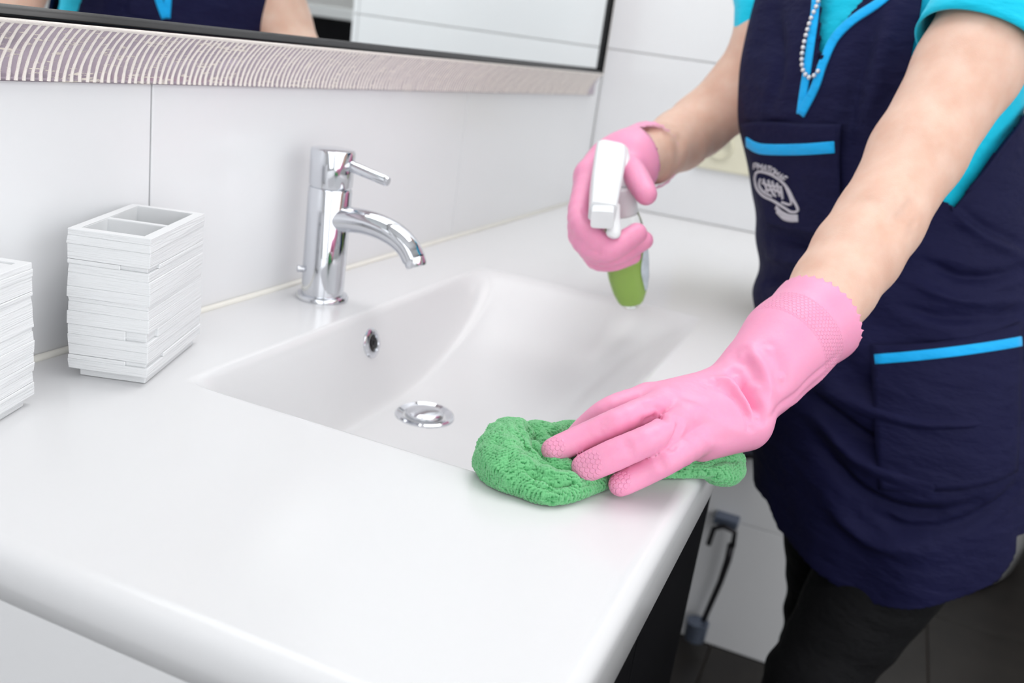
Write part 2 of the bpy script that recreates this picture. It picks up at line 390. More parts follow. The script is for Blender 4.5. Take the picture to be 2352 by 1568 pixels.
# overflow ring
def oriented(me, c, nrm, roll=0.0):
    z = Vector(nrm).normalized(); q = z.to_track_quat('Z', 'Y'); me.transform(Matrix.Translation(Vector(c)) @ q.to_matrix().to_4x4() @ Matrix.Rotation(roll, 4, 'Z')); me.update(); return me
ox, oy = -0.018, -0.1195; oz = float(basin_h(ox, oy)); e = 0.0005
on = np.array([-(basin_h(ox + e, oy) - basin_h(ox - e, oy)) / (2 * e), -(basin_h(ox, oy + e) - basin_h(ox, oy - e)) / (2 * e), 1.0]); on = on / np.linalg.norm(on)
oc = np.array([ox, oy, oz])
ovf = link('overflow_ring', autosharp(oriented(lathe('ov', [(0.0085, -0.004), (0.0085, 0.001), (0.0095, 0.0032), (0.0125, 0.0032), (0.0155, 0.0012), (0.016, -0.003)], 40, False), oc, on)), M['chrome'], wt)
link('overflow_hole', oriented(lathe('oh', [(0.0001, 0.0006), (0.0088, 0.0006)], 24, False), oc, on), M['hole'], wt)
link('overflow_grid', oriented(lathe('og', [(0.0028, 0.0012), (0.0028, 0.0026), (0.0042, 0.0026), (0.0042, 0.0012)], 12, False), oc, on), M['dark_metal'], wt)
dx_, dy_ = -0.012, -0.187; dz_ = float(basin_h(dx_, dy_))
dn = np.array([-(basin_h(dx_ + .03, dy_) - basin_h(dx_ - .03, dy_)) / .06, -(basin_h(dx_, dy_ + .03) - basin_h(dx_, dy_ - .03)) / .06 * 0.6, 1.0]); dc = (dx_, dy_, dz_)
dr = link('drain_flange', autosharp(oriented(lathe('df', [(0.0215, -0.004), (0.0225, 0.0012), (0.0285, 0.0032), (0.0305, 0.0022), (0.032, -0.002)], 48, False), dc, dn)), M['chrome'], wt)
link('drain_well', oriented(lathe('dw', [(0.0001, -0.0002), (0.023, -0.0002)], 32, False), dc, dn), M['chrome_dark'], wt)
link('drain_plug', oriented(lathe('dp', [(0.0195, 0.0005), (0.020, 0.0035), (0.0185, 0.0052), (0.012, 0.0068), (0.005, 0.0075), (0.0001, 0.0077)], 48, False), dc, dn), M['chrome'], wt)

# cabinet beneath
cab = empty('vanity_cabinet', (0, 0, ZF)); tag(cab, 'black vanity cabinet with a glossy white end panel under the worktop', 'cabinet')
link('body', box_mesh('vb', -0.50, 0.088, -0.462, -0.01, 0.0, -0.051 - ZF - 0.06, 0.002), M['cabinet_black'], cab, False)
link('top_rail', box_mesh('vt', -0.50, 0.088, -0.455, -0.42, -0.111 - ZF, -0.0505 - ZF, 0.001), M['cabinet_black'], cab, False)
link('end_panel', box_mesh('ve', -0.532, -0.502, -0.494, -0.002, 0.0, -0.0302 - ZF, 0.0), M['counter'], cab, False)
for a, b in ((-0.498, -0.208), (-0.205, 0.086)):
    d = link('door', box_mesh('vd', a, b, -0.480, -0.463, 0.01, -0.075 - ZF, 0.002), M['cabinet_black'], cab, False)

# ============================================================ mixer tap
tap = empty('mixer_tap', (-0.012, -0.052, 0)); tag(tap, 'chrome single-lever mixer tap standing behind the basin', 'tap')
link('base_ring', autosharp(lathe('tb', [(0.0275, 0.0003), (0.0275, 0.0028), (0.0262, 0.0052), (0.0232, 0.0058)], 64)), M['chrome'], tap)
link('body', autosharp(lathe('tbd', [(0.0222, 0.004), (0.0222, 0.116), (0.0215, 0.1178), (0.020, 0.118)], 72)), M['chrome'], tap)
hd = link('lever_cap', autosharp(lathe('tc', [(0.0205, 0.1175), (0.0212, 0.1192), (0.0222, 0.121), (0.0226, 0.154), (0.0218, 0.1565), (0.0205, 0.1572), (0.0001, 0.1572)], 72, False)), M['chrome'], tap)
link('lever', autosharp(sweep('tl', [(0.002, -0.018, 0.1435), (0.000, -0.045, 0.139), (-0.001, -0.064, 0.1358), (-0.001, -0.0665, 0.1353)], [0.0058, 0.0054, 0.0052, 0.0044], 24)), M['chrome'], hd)
sp = catmull([(0, -0.004, 0.086), (0, -0.03, 0.0895), (0, -0.055, 0.0895), (0, -0.078, 0.0845), (0, -0.094, 0.0755), (0, -0.1035, 0.064)], 8)
rr = [(0.0168 - 0.0035 * min(1, i / 30), 0.0135 - 0.002 * i / 40) for i in range(len(sp))]
link('spout', autosharp(sweep('ts', sp, rr, 40, up=(0, 0, 1)), 50), M['chrome'], tap)
link('aerator', autosharp(sweep('ta', [(0, -0.1032, 0.0655), (0, -0.1062, 0.0590), (0, -0.1072, 0.0568)], [0.0112, 0.0112, 0.0102], 32)), M['chrome'], tap)
link('pop_up_knob', autosharp(sweep('tk', [(-0.013, 0.012, 0.031), (-0.017, 0.016, 0.0312), (-0.0205, 0.0195, 0.0315)], [0.0030, 0.0036, 0.0036], 16)), M['chrome'], tap)

# ============================================================ layered bathroom tumblers
def ring_slab(name, x0, x1, y0, y1, z0, z1, t=0.007, jit=0.0005):
    V = []; 
    ox_ = [x0, x1, x1, x0]; oy_ = [y0, y0, y1, y1]; ix = [x0 + t, x1 - t, x1 - t, x0 + t]; iy = [y0 + t, y0 + t, y1 - t, y1 - t]
    for z in (z0, z1):
        V += [(ox_[k] + rng.uniform(-jit, jit), oy_[k] + rng.uniform(-jit, jit), z) for k in range(4)]
        V += [(ix[k], iy[k], z) for k in range(4)]
    Fc = []
    for k in range(4):
        k2 = (k + 1) % 4
        Fc += [(k, k2, 8 + k2, 8 + k), (4 + k2, 4 + k, 12 + k, 12 + k2), (8 + k, 8 + k2, 12 + k2, 12 + k), (k2, k, 4 + k, 4 + k2)]
    me = pyd(name, V, Fc); bm = bmesh.new(); bm.from_mesh(me); bmesh.ops.recalc_face_normals(bm, faces=bm.faces)
    oe = [e for e in bm.edges if all(v.index % 8 < 4 for v in e.verts)]
    bmesh.ops.bevel(bm, geom=oe, offset=0.00035, segments=1, affect='EDGES'); bm.to_mesh(me); bm.free(); return me
fr = np.array([40, 50, 92, 30, 55, 83, 67, 28, 59, 83, 63, 62, 70, 30, 60.]); 
def tumbler(name, loc, rz, W, D, H, cells):
    # local: x along depth (away from camera), y along the short face
    t = empty(name, loc, rz)
    link('plinth', box_mesh('pl', 0.006, D - 0.006, 0.004, W - 0.006, 0.0003, 0.009, 0.001), M['resin'], t, False)
    z = 0.0075; hs = fr[::-1] / fr.sum() * (H - z)
    for i, h in enumerate(hs):
        g = [0, 0.0004, -0.0003, 0.0003, -0.0001, 0.0004, 0, -0.0003, 0.0004, 0.0001, -0.0003, 0.0004, 0.0, 0.0002, 0.0][i]
        if i in (1, 4, 11):
            link('slat', ring_slab('sl', 0.0022, D - 0.0022, 0.0022, W - 0.0022, z, z + h - 0.0001), M['resin'], t, False)
            link('slat', box_mesh('sp', -0.0004, 0.004, 0.017 if i != 11 else 0.0215, W, z, z + h - 0.0002, 0.0005, 1), M['resin'], t, False)
            link('slat', box_mesh('sp', (0.018 if i != 1 else 0.03), D, -0.0004, 0.004, z, z + h - 0.0002, 0.0005, 1), M['resin'], t, False)
        else:
            link('slat', ring_slab('sl', -g, D + g, -g, W + g, z, z + h), M['resin'], t, False)
        z += h
    if cells:
        link('inner_liner', ring_slab('il', 0.0062, D - 0.0062, 0.0062, W - 0.0062, 0.012, H - 0.0009, 0.0010, 0.0), M['resin_in'], t, False)
        link('divider', box_mesh('dv', D * 0.47 - 0.0025, D * 0.47 + 0.0025, 0.006, W - 0.006, 0.01, H - 0.0006, 0.001), M['resin_in'], t, False)
        link('inner_floor', box_mesh('if', 0.006, D - 0.006, 0.006, W - 0.006, 0.009, 0.022), M['resin_in'], t, False)
        link('inner_step', box_mesh('is', D * 0.47 - 0.010, D * 0.47 - 0.0024, 0.0065, W - 0.0065, 0.01, H * 0.90, 0.001), M['resin_in'], t, False)
    else:
        link('lid', box_mesh('lid', 0.0065, D - 0.0065, 0.0065, W - 0.0065, H - 0.012, H - 0.0012, 0.0015), M['resin_in'], t, False)
    return t
B0 = PZ(338, 890); ang = math.atan2(0.040, 0.106)
t1 = tumbler('toothbrush_holder', (B0[0], B0[1], 0.0), ang, 0.0600, 0.112, 0.114, True)
tag(t1, 'white slatted resin toothbrush holder with two open compartments', 'toothbrush holder')
# second one, cut by the left edge of the frame: its right-hand corner
A0 = PZ(79, 928); ang2 = math.radians(18)
t2 = tumbler('soap_cup', (A0[0] - math.cos(ang2) * 0.075, A0[1] - math.sin(ang2) * 0.075, 0), ang2, 0.06, 0.075, 0.1015, False)
tag(t2, 'white slatted resin cup with a closed top at the left edge', 'bathroom cup')

# ============================================================ mirror with ribbed frame
MX0, MX1, MZ0, MZ1 = -0.62, 0.925, 0.2525, 1.05
FW = 0.042
mir = empty('wall_mirror', (0, 0, MZ0)); tag(mir, 'wall mirror in a cream ribbed frame with a black inner edge', 'mirror')
link('mirror_glass', box_mesh('mg', MX0 + 0.004, MX1 - 0.004, -0.024, -0.001, 0.004, MZ1 - MZ0), M['mirror'], mir, False)
def prof(u):   # u 0 = crest (inner), 1 = outer edge ; returns (offset outward, y)
    s = 1 - u; return (FW * u, -0.006 - 0.025 * s ** 1.9)
us = np.linspace(0, 1, 15)
def rail(side):
    # quads along path with mitre; corner positions for offset o
    def corner(o, which):
        x0, x1, z0, z1 = MX0 - o, MX1 + o, -o, MZ1 - MZ0 + o
        return {'bl': (x0, z0), 'br': (x1, z0), 'tr': (x1, z1), 'tl': (x0, z1)}[which]
    ends = {'bottom': ('bl', 'br'), 'right': ('br', 'tr'), 'top': ('tr', 'tl'), 'left': ('tl', 'bl')}[side]
    def build(pr, nm):
        V = []; Fc = []
        for o, y in pr:
            for e_ in ends:
                c = corner(o, e_); V.append((c[0], y, c[1]))
        for i in range(len(pr) - 1): Fc.append((2 * i, 2 * i + 1, 2 * i + 3, 2 * i + 2))
        me = pyd(nm, V, Fc); bm = bmesh.new(); bm.from_mesh(me); bmesh.ops.recalc_face_normals(bm, faces=bm.faces)
        if sum(f.normal.y * f.calc_area() for f in bm.faces) > 0: bmesh.ops.reverse_faces(bm, faces=bm.faces)
        bm.to_mesh(me); bm.free(); return me
    band = [prof(u) for u in us] + [(FW, -0.0005)]
    r = link('frame_rail', build(band, 'rail'), M['band'], mir)
    link('inner_edge', build([(0.0, -0.031), (-0.0015, -0.0318), (-0.0035, -0.0305), (-0.0080, -0.0255), (-0.0090, -0.0241)], 'ie'), M['black_gloss'], mir)
    link('crest_bead', build([(0.0022, -0.0300), (0.0012, -0.0318), (0.0, -0.0322), (-0.0012, -0.0312)], 'cb'), M['rib'], mir)
    return r
rl = {s: rail(s) for s in ('bottom', 'right', 'top', 'left')}
def rib_mesh(seed):
    r_ = np.random.RandomState(seed); V = []; Fc = []; n = 6; pts = []
    uu = np.linspace(0.0, 0.985, 15)
    for u in uu:
        o, y = prof(u); pts.append((0.0006 * math.sin(u * 9 + seed) * r_.uniform(.5, 1), y, -o))
    for i, (x, y, z) in enumerate(pts):
        wd = 0.0011 + r_.uniform(-.0001, .00025) + 0.0005 * uu[i] ** 4; ht = 0.0015
        for a, b in ((-wd, 0.0006), (-wd * .75, -ht * .6), (0, -ht), (wd * .75, -ht * .6), (wd, 0.0006)): V.append((x + a, y + b, z))
    for i in range(len(pts) - 1):
        for k in range(4): Fc.append((i * 5 + k, i * 5 + k + 1, (i + 1) * 5 + k + 1, (i + 1) * 5 + k))
    me = pyd('rib', V, Fc); me.materials.append(M['rib']); me.polygons.foreach_set('use_smooth', [True] * len(me.polygons)); return me
ribs = [rib_mesh(s) for s in range(5)]
x = -0.60; i = 0
while x < MX1 - 0.002:
    o = bpy.data.objects.new('rib', ribs[i % 5]); COL.objects.link(o); o.parent = rl['bottom']; o.location = (x, 0, 0); x += 0.0070 + rng.uniform(-.0004, .0004); i += 1
z = 0.004
while z < 0.42:
    o = bpy.data.objects.new('rib', ribs[i % 5]); COL.objects.link(o); o.parent = rl['right']; o.location = (MX1, 0, z); o.rotation_euler = (0, -PI / 2, 0); z += 0.0070; i += 1

# ============================================================ socket plate and fittings on the right wall
def PX(px, py, x):
    r = RAY(px, py); return CAM + r * ((x - CAM[0]) / r[0])
sk = empty('socket_plate', (XR, -0.30, 0.105)); tag(sk, 'cream double wall socket plate on the tiled wall behind the arm', 'socket')
link('plate', box_mesh('sp', -0.009, -0.0005, -0.10, 0.085, 0, 0.086, 0.003), M['cream_plastic'], sk, False)
for yy in (0.040, -0.052):
    c = link('socket_rim', lathe('sr', [(0.0235, 0.0), (0.0235, 0.004), (0.0215, 0.005), (0.0195, 0.0035), (0.0190, -0.004), (0.0001, -0.004)], 32, False), M['cream_plastic'], sk)
    c.rotation_euler = (0, -PI / 2, 0); c.location = (-0.0092, yy, 0.045)
    for s in (-1, 1):
        h_ = link('pin_hole', lathe('ph', [(0.0001, -0.0035), (0.004, -0.0035), (0.004, 0.001)], 12, False), M['socket_hole'], c); h_.location = (0, s * 0.0095, 0)
    c2 = link('earth_clip', lathe('ec', [(0.015, -0.0025), (0.0185, -0.0025), (0.0185, 0.0005)], 24, False), M['socket_hole'], c)
def fitting(dy, dz, label, full):
    t = empty('wall_bracket', (XR, 0, 0)); tag(t, label, 'wall fitting')
    q = lambda px, py, x: PX(px, py, x) + np.array([0, dy, dz]) - np.array([XR, 0, 0])
    a, b = q(1640, 1190, 0.99), q(1693, 1212, 0.99)
    link('mount_plate', box_mesh('mp', min(a[0], b[0]) - 0.004, XR - XR - 0.0005, min(a[1], b[1]), max(a[1], b[1]), min(a[2], b[2]) - .004, max(a[2], b[2]) + .008, 0.002), M['blue_metal'], t, False)
    pts = [q(1627, 1250, 0.975), q(1640, 1213, 0.975), q(1662, 1208, 0.975), q(1688, 1222, 0.975), q(1683, 1255, 0.975)]
    link('bracket', sweep('br', pts, 0.0055, 12), M['dark_metal'], t)
    if full:
        pts = [q(1680, 1250, 0.98), q(1672, 1285, 0.98), q(1655, 1335, 0.985), q(1622, 1410, 0.985), q(1603, 1462, 0.985)]
        link('rod', sweep('rd', pts, [0.008, 0.0075, 0.0065, 0.006, 0.0065], 12), M['dark_metal'], t)
        a = q(1600, 1440, 0.97); link('floor_cup', autosharp(sweep('fc', [a + np.array([0.004, 0.0, -0.03]), a + np.array([0.004, 0.0, 0.012])], [0.022, 0.024], 24)), M['blue_metal'], t)
    return t
fitting(0, 0, 'dark bent steel bracket and long rod on the wall under the worktop', True)
_o = PX(1722, 1062, 0.98) - PX(1660, 1222, 0.98); fitting(_o[1], _o[2], 'short dark steel hook on the wall between the cloth and the apron', False)

# ============================================================ person: clothing and skin materials
def cloth_mat(name, col, rough=0.75, wv=0.00022, sheen=0.15, spec=0.3):
    q = NT(name); b = q.b; tc = q.n('ShaderNodeTexCoord')
    nz = q.n('ShaderNodeTexNoise', i_Scale=9.0, i_Detail=5.0); q.l(tc.outputs['Object'], nz.inputs['Vector'])
    mr = q.n('ShaderNodeMapRange'); q.l(nz.outputs['Fac'], mr.inputs[0]); mr.inputs[3].default_value = .82; mr.inputs[4].default_value = 1.18
    hs = q.n('ShaderNodeHueSaturation'); hs.inputs['Color'].default_value = col; q.l(mr.outputs[0], hs.inputs['Value']); q.l(hs.outputs[0], b.inputs['Base Color'])
    mp = q.n('ShaderNodeMapping'); mp.inputs['Scale'].default_value = (1200, 1200, 1500); n2 = q.n('ShaderNodeTexNoise', i_Scale=1.0, i_Detail=2.0)
    q.l(tc.outputs['Object'], mp.inputs[0]); q.l(mp.outputs[0], n2.inputs['Vector'])
    n3 = q.n('ShaderNodeTexNoise', i_Scale=22.0, i_Detail=3.0); mp3 = q.n('ShaderNodeMapping'); mp3.inputs['Scale'].default_value = (1, 1, 2.2); q.l(tc.outputs['Object'], mp3.inputs[0]); q.l(mp3.outputs[0], n3.inputs['Vector'])
    b2 = q.n('ShaderNodeBump'); b2.inputs['Distance'].default_value = 0.006; q.l(n3.outputs['Fac'], b2.inputs['Height'])
    bp = q.n('ShaderNodeBump'); bp.inputs['Distance'].default_value = wv; q.l(n2.outputs['Fac'], bp.inputs['Height']); q.l(b2.outputs[0], bp.inputs['Normal']); q.l(bp.outputs[0], b.inputs['Normal'])
    b.inputs['Roughness'].default_value = rough; b.inputs['Sheen Weight'].default_value = sheen; b.inputs['Sheen Roughness'].default_value = 0.5; b.inputs['Specular IOR Level'].default_value = spec
    return q.m
M['navy'] = cloth_mat('navy_cotton', (0.0075, 0.008, 0.045, 1), 0.75, sheen=0.0, spec=0.2)
M['turq'] = cloth_mat('turquoise_jersey', (0.0, 0.60, 0.84, 1), 0.8)
M['trim'] = cloth_mat('sky_blue_binding', (0.0, 0.47, 1.0, 1), 0.6)
M['trouser'] = cloth_mat('black_denim', (0.004, 0.004, 0.005, 1), 0.8, sheen=0.0, spec=0.2)
M['silver_thread'] = cloth_mat('silver_thread', (0.62, 0.60, 0.66, 1), 0.6)
M['hair'] = mat('brown_hair', (0.03, 0.018, 0.012, 1), 0.5, noise=(40, .3), bump=(300, .001, (1, 1, .1)))
M['eye_white'] = mat('eye_white', (.8, .78, .75, 1), .2, noise=(60, .03))
M['shoe'] = mat('black_leather', (0.01, 0.01, 0.011, 1), 0.4, noise=(40, .2))
def skin_mat():
    q = NT('skin'); b = q.b; tc = q.n('ShaderNodeTexCoord')
    nz = q.n('ShaderNodeTexNoise', i_Scale=45.0, i_Detail=6.0); q.l(tc.outputs['Object'], nz.inputs['Vector'])
    r = q.n('ShaderNodeValToRGB'); r.color_ramp.elements[0].position = .35; r.color_ramp.elements[1].position = .7
    r.color_ramp.elements[0].color = (0.74, 0.46, 0.35, 1); r.color_ramp.elements[1].color = (0.80, 0.55, 0.44, 1)
    q.l(nz.outputs['Fac'], r.inputs[0]); q.l(r.outputs[0], b.inputs['Base Color'])
    n2 = q.n('ShaderNodeTexNoise', i_Scale=900.0, i_Detail=2.0); q.l(tc.outputs['Object'], n2.inputs['Vector'])
    bp = q.n('ShaderNodeBump'); bp.inputs['Distance'].default_value = 0.00015; q.l(n2.outputs['Fac'], bp.inputs['Height']); q.l(bp.outputs[0], b.inputs['Normal'])
    b.inputs['Roughness'].default_value = 0.5; b.inputs['Subsurface Weight'].default_value = 0.25; b.inputs['Subsurface Radius'].default_value = (1, .35, .2); b.inputs['Subsurface Scale'].default_value = 0.006
    return q.m
M['skin'] = skin_mat()
def rubber_mat(name, col, dist):
    q = NT(name); b = q.b; at = lambda n_: q.n('ShaderNodeAttribute', attribute_name=n_)
    u, v, mk = at('gu'), at('gv'), at('grip')
    def lin(cu, cv):
        a = q.n('ShaderNodeMath', operation='MULTIPLY'); a.inputs[1].default_value = cu; q.l(u.outputs['Fac'], a.inputs[0])
        c = q.n('ShaderNodeMath', operation='MULTIPLY_ADD'); c.inputs[1].default_value = cv; q.l(v.outputs['Fac'], c.inputs[0]); q.l(a.outputs[0], c.inputs[2])
        d = q.n('ShaderNodeMath', operation='COSINE'); q.l(c.outputs[0], d.inputs[0]); return d
    k = 2 * PI / 0.0031
    a, b_, c = lin(k, 0), lin(k * .5, k * .866), lin(-k * .5, k * .866)
    s1 = q.n('ShaderNodeMath', operation='ADD'); q.l(a.outputs[0], s1.inputs[0]); q.l(b_.outputs[0], s1.inputs[1])
    s2 = q.n('ShaderNodeMath', operation='ADD'); q.l(s1.outputs[0], s2.inputs[0]); q.l(c.outputs[0], s2.inputs[1])
    mr = q.n('ShaderNodeMapRange'); mr.interpolation_type = 'SMOOTHSTEP'; q.l(s2.outputs[0], mr.inputs[0]); mr.inputs[1].default_value = -1.35; mr.inputs[2].default_value = -0.35
    mu = q.n('ShaderNodeMath', operation='MULTIPLY'); q.l(mr.outputs[0], mu.inputs[0]); q.l(mk.outputs['Fac'], mu.inputs[1])
    tc = q.n('ShaderNodeTexCoord'); nz = q.n('ShaderNodeTexNoise', i_Scale=160.0, i_Detail=3.0); q.l(tc.outputs['Object'], nz.inputs['Vector'])
    b1 = q.n('ShaderNodeBump'); b1.inputs['Distance'].default_value = 0.0003; q.l(nz.outputs['Fac'], b1.inputs['Height'])
    bp = q.n('ShaderNodeBump'); bp.inputs['Distance'].default_value = dist; q.l(mu.outputs[0], bp.inputs['Height']); q.l(b1.outputs[0], bp.inputs['Normal']); q.l(bp.outputs[0], b.inputs['Normal'])
    b.inputs['Base Color'].default_value = col; b.inputs['Roughness'].default_value = 0.42; b.inputs['Specular IOR Level'].default_value = 0.4
    b.inputs['Subsurface Weight'].default_value = 0.35; b.inputs['Subsurface Radius'].default_value = (1, .25, .5); b.inputs['Subsurface Scale'].default_value = 0.005
    return q.m
M['pink'] = rubber_mat('pink_rubber', (0.90, 0.35, 0.54, 1), 0.0004)

# ------------------------------------------------------------ torso surface
Fv = np.array([-.8, .6, 0.]); Lv = np.array([-.6, -.8, 0.])
TAB = np.array([(-.32, .354, -.674, .158, .128), (-.27, .357, -.671, .161, .132), (-.20, .358, -.661, .166, .137), (-.10, .360, -.639, .171, .141), (0, .363, -.620, .165, .140), (.08, .372, -.603, .162, .135),
                (.16, .380, -.575, .166, .129), (.25, .378, -.538, .172, .122), (.34, .375, -.525, .170, .110), (.42, .378, -.512, .150, .085), (.47, .378, -.507, .105, .065), (.50, .376, -.503, .070, .055)])
def tparm(z):
    z = np.clip(z, TAB[0, 0], TAB[-1, 0]); out = []
    for k in range(1, 5):
        # smooth (catmull-like) interpolation
        xs_, ys_ = TAB[:, 0], TAB[:, k]; m = np.gradient(ys_, xs_); i = np.clip(np.searchsorted(xs_, z, side='right') - 1, 0, len(xs_) - 2)
        h = xs_[i + 1] - xs_[i]; t = (z - xs_[i]) / h
        out.append((2 * t ** 3 - 3 * t ** 2 + 1) * ys_[i] + (t ** 3 - 2 * t ** 2 + t) * h * m[i] + (-2 * t ** 3 + 3 * t ** 2) * ys_[i + 1] + (t ** 3 - t ** 2) * h * m[i + 1])
    return out
def TS(th, z, off=0.0):
    th = np.asarray(th, float); z = np.asarray(z, float) + 0 * th; cx, cy, a, b = tparm(z); c, s = np.cos(th), np.sin(th)
    e = 0.88; C_ = np.sign(c) * np.abs(c) ** e; S_ = np.sign(s) * np.abs(s) ** e
    A_, B_ = a + off, b + off
    return np.stack([cx + Lv[0] * A_ * C_ + Fv[0] * B_ * S_, cy + Lv[1] * A_ * C_ + Fv[1] * B_ * S_, z], -1)
def inv(p):
    z = p[2]; cx, cy, a, b = [float(q) for q in tparm(np.array(z))]; d = np.array([p[0] - cx, p[1] - cy, 0]); return math.atan2(d @ Fv / b, d @ Lv / a), z
def loft(name, ths, zs, off, keep=None):
    TH, ZZ = np.meshgrid(ths, zs, indexing='ij'); V = TS(TH.ravel(), ZZ.ravel(), off); nx, ny = TH.shape; I = np.arange(nx * ny).reshape(nx, ny)
    Q = np.stack([I[:-1, :-1], I[1:, :-1], I[1:, 1:], I[:-1, 1:]], -1).reshape(-1, 4)
    Q = Q[:, ::-1]
    if keep is not None:
        cen_t = TH.ravel()[Q].mean(1); cen_z = ZZ.ravel()[Q].mean(1); cen = V[Q].mean(1); Q = Q[keep(cen_t, cen_z, cen)]
        used = np.unique(Q); rm = np.full(len(V), -1); rm[used] = np.arange(len(used)); V = V[used]; Q = rm[Q]
    return V, Q
def proj(V):
    r = V - CAM; d = r @ FWD; return np.stack([r @ RGT / d * FPX + 1176, r @ DWN / d * FPX + 784], -1)
def inpoly(pts, poly):
    x, y = pts[:, 0], pts[:, 1]; ins = np.zeros(len(pts), bool); n = len(poly)
    for i in range(n):
        x1, y1 = poly[i]; x2, y2 = poly[(i + 1) % n]
        c = ((y1 > y) != (y2 > y)) & (x < (x2 - x1) * (y - y1) / (y2 - y1 + 1e-9) + x1); ins ^= c
    return ins

person = empty('person', (0.33, -0.65, ZF)); person_inv = Matrix.Translation((-0.33, 0.65, -ZF))
tag(person, 'person in a navy tabard and turquoise shirt leaning over the basin, in pink rubber gloves', 'person')
def plink(name, me, m, parent=None, smooth=True):
    o = link(name, me, m, parent or person, smooth); o.matrix_parent_inverse = person_inv if parent is None else Matrix.Identity(4); return o
# ---- body (skin)
def np3(*a): return np.array(a, float)
LA = [P(2376, -129, .905), P(2222, 158, .885), P(2106, 352, .858), P(2018, 508, .825), P(1968, 582, .808), P(1915, 660, .788), P(1872, 728, .768), P(1760, 850, .738), P(1692, 930, .716)]
LR = [.054, .0480, .0415, .0368, .0365, .0335, .0300, .0205, .0165]
RA = [np3(.445, -.386, .42), P(1769, 108, 1.170), P(1704, 207, 1.195), P(1606, 289, 1.215), P(1560, 322, 1.185), P(1500, 354, 1.125), P(1455, 372, 1.075)]
RR = [.053, .0455, .0430, .0385, .0368, .0338, .027]
RG = RGT * np.array([1., 1., 0.])
def body():
    f = Field((-.22, -1.0, -.88), (.62, -.2, .80), 0.004)
    for z in np.arange(-.10, .47, .04):
        cx, cy, a, b = [float(q) for q in tparm(np.array(z))]
        f.ell((cx, cy, z), (a - .022, b - .022, .06), 0.03, R=[Lv, Fv, (0, 0, 1)])
    f.chain(LA, LR, 0.012); f.chain(RA, RR, 0.012)
    f.cone(TS(0, .40)[()] if False else np3(.376, -.503, .44), np3(.35, -.485, .56), .055, .052, .03)
    hc = np3(.325, -.465, .665); f.ell(hc, (.074, .094, .115), 0.02, R=[Lv, Fv, (0, 0, 1)])
    f.cone(hc + Fv * .045 + np3(0, 0, -.06), hc + Fv * .070 + np3(0, 0, -.085), .045, .022, .02)
    f.cone(hc + Fv * .092 + np3(0, 0, .012), hc + Fv * .112 + np3(0, 0, -.022), .006, .011, .008)
    for s in (1, -1):
        f.ell(hc + Lv * .075 * s + np3(0, 0, -.005), (.008, .018, .030), .005, R=[Lv, Fv, (0, 0, 1)])
        f.cone(hc + Lv * .030 * s + Fv * .098 + np3(0, 0, .012), hc + Lv * .036 * s + Fv * .098 + np3(0, 0, .012), .014, .014, .006, sub=True)
        f.ell(hc + Lv * .033 * s + Fv * .079 + np3(0, 0, .012), (.013, .012, .012), .003)
        sd = np3(.94, .35, 0) * -s; h_ = np3(.345, -.655, -.20)
        f.chain([h_, h_ + np3(-.02, -.0, -.20) + sd * .085 - RG * .052 * (s > 0), h_ + np3(-.03, -.0, -.42) + sd * .095 - RG * .055 * (s > 0), h_ + np3(-.02, -.02, -.64) + sd * .09 - RG * .04 * (s > 0)], [.055, .040, .034, .028], .02)
    f.cone(hc + Fv * .094 + Lv * .02 + np3(0, 0, -.052), hc + Fv * .094 - Lv * .02 + np3(0, 0, -.052), .006, .006, .004)
    me, V, Q = f.mesh('body'); smooth_mesh(me, 3)
    crease(me, [([(2052, 508), (2072, 492), (2092, 468), (2100, 450)], .0045, .0032), ([(2070, 518), (2086, 500), (2104, 478)], .0022, .0022), ([(2078, 532), (2094, 514), (2108, 498)], .0020, .0020), ([(2082, 545), (2096, 530)], .0020, .0018),
                ([(2040, 530), (2062, 512)], .008, .002), ([(1555, 300), (1562, 345), (1558, 390)], .012, .004), ([(1940, 475), (1990, 470)], .010, .0015)])
    return me
bo = plink('body', body(), M['skin']); 

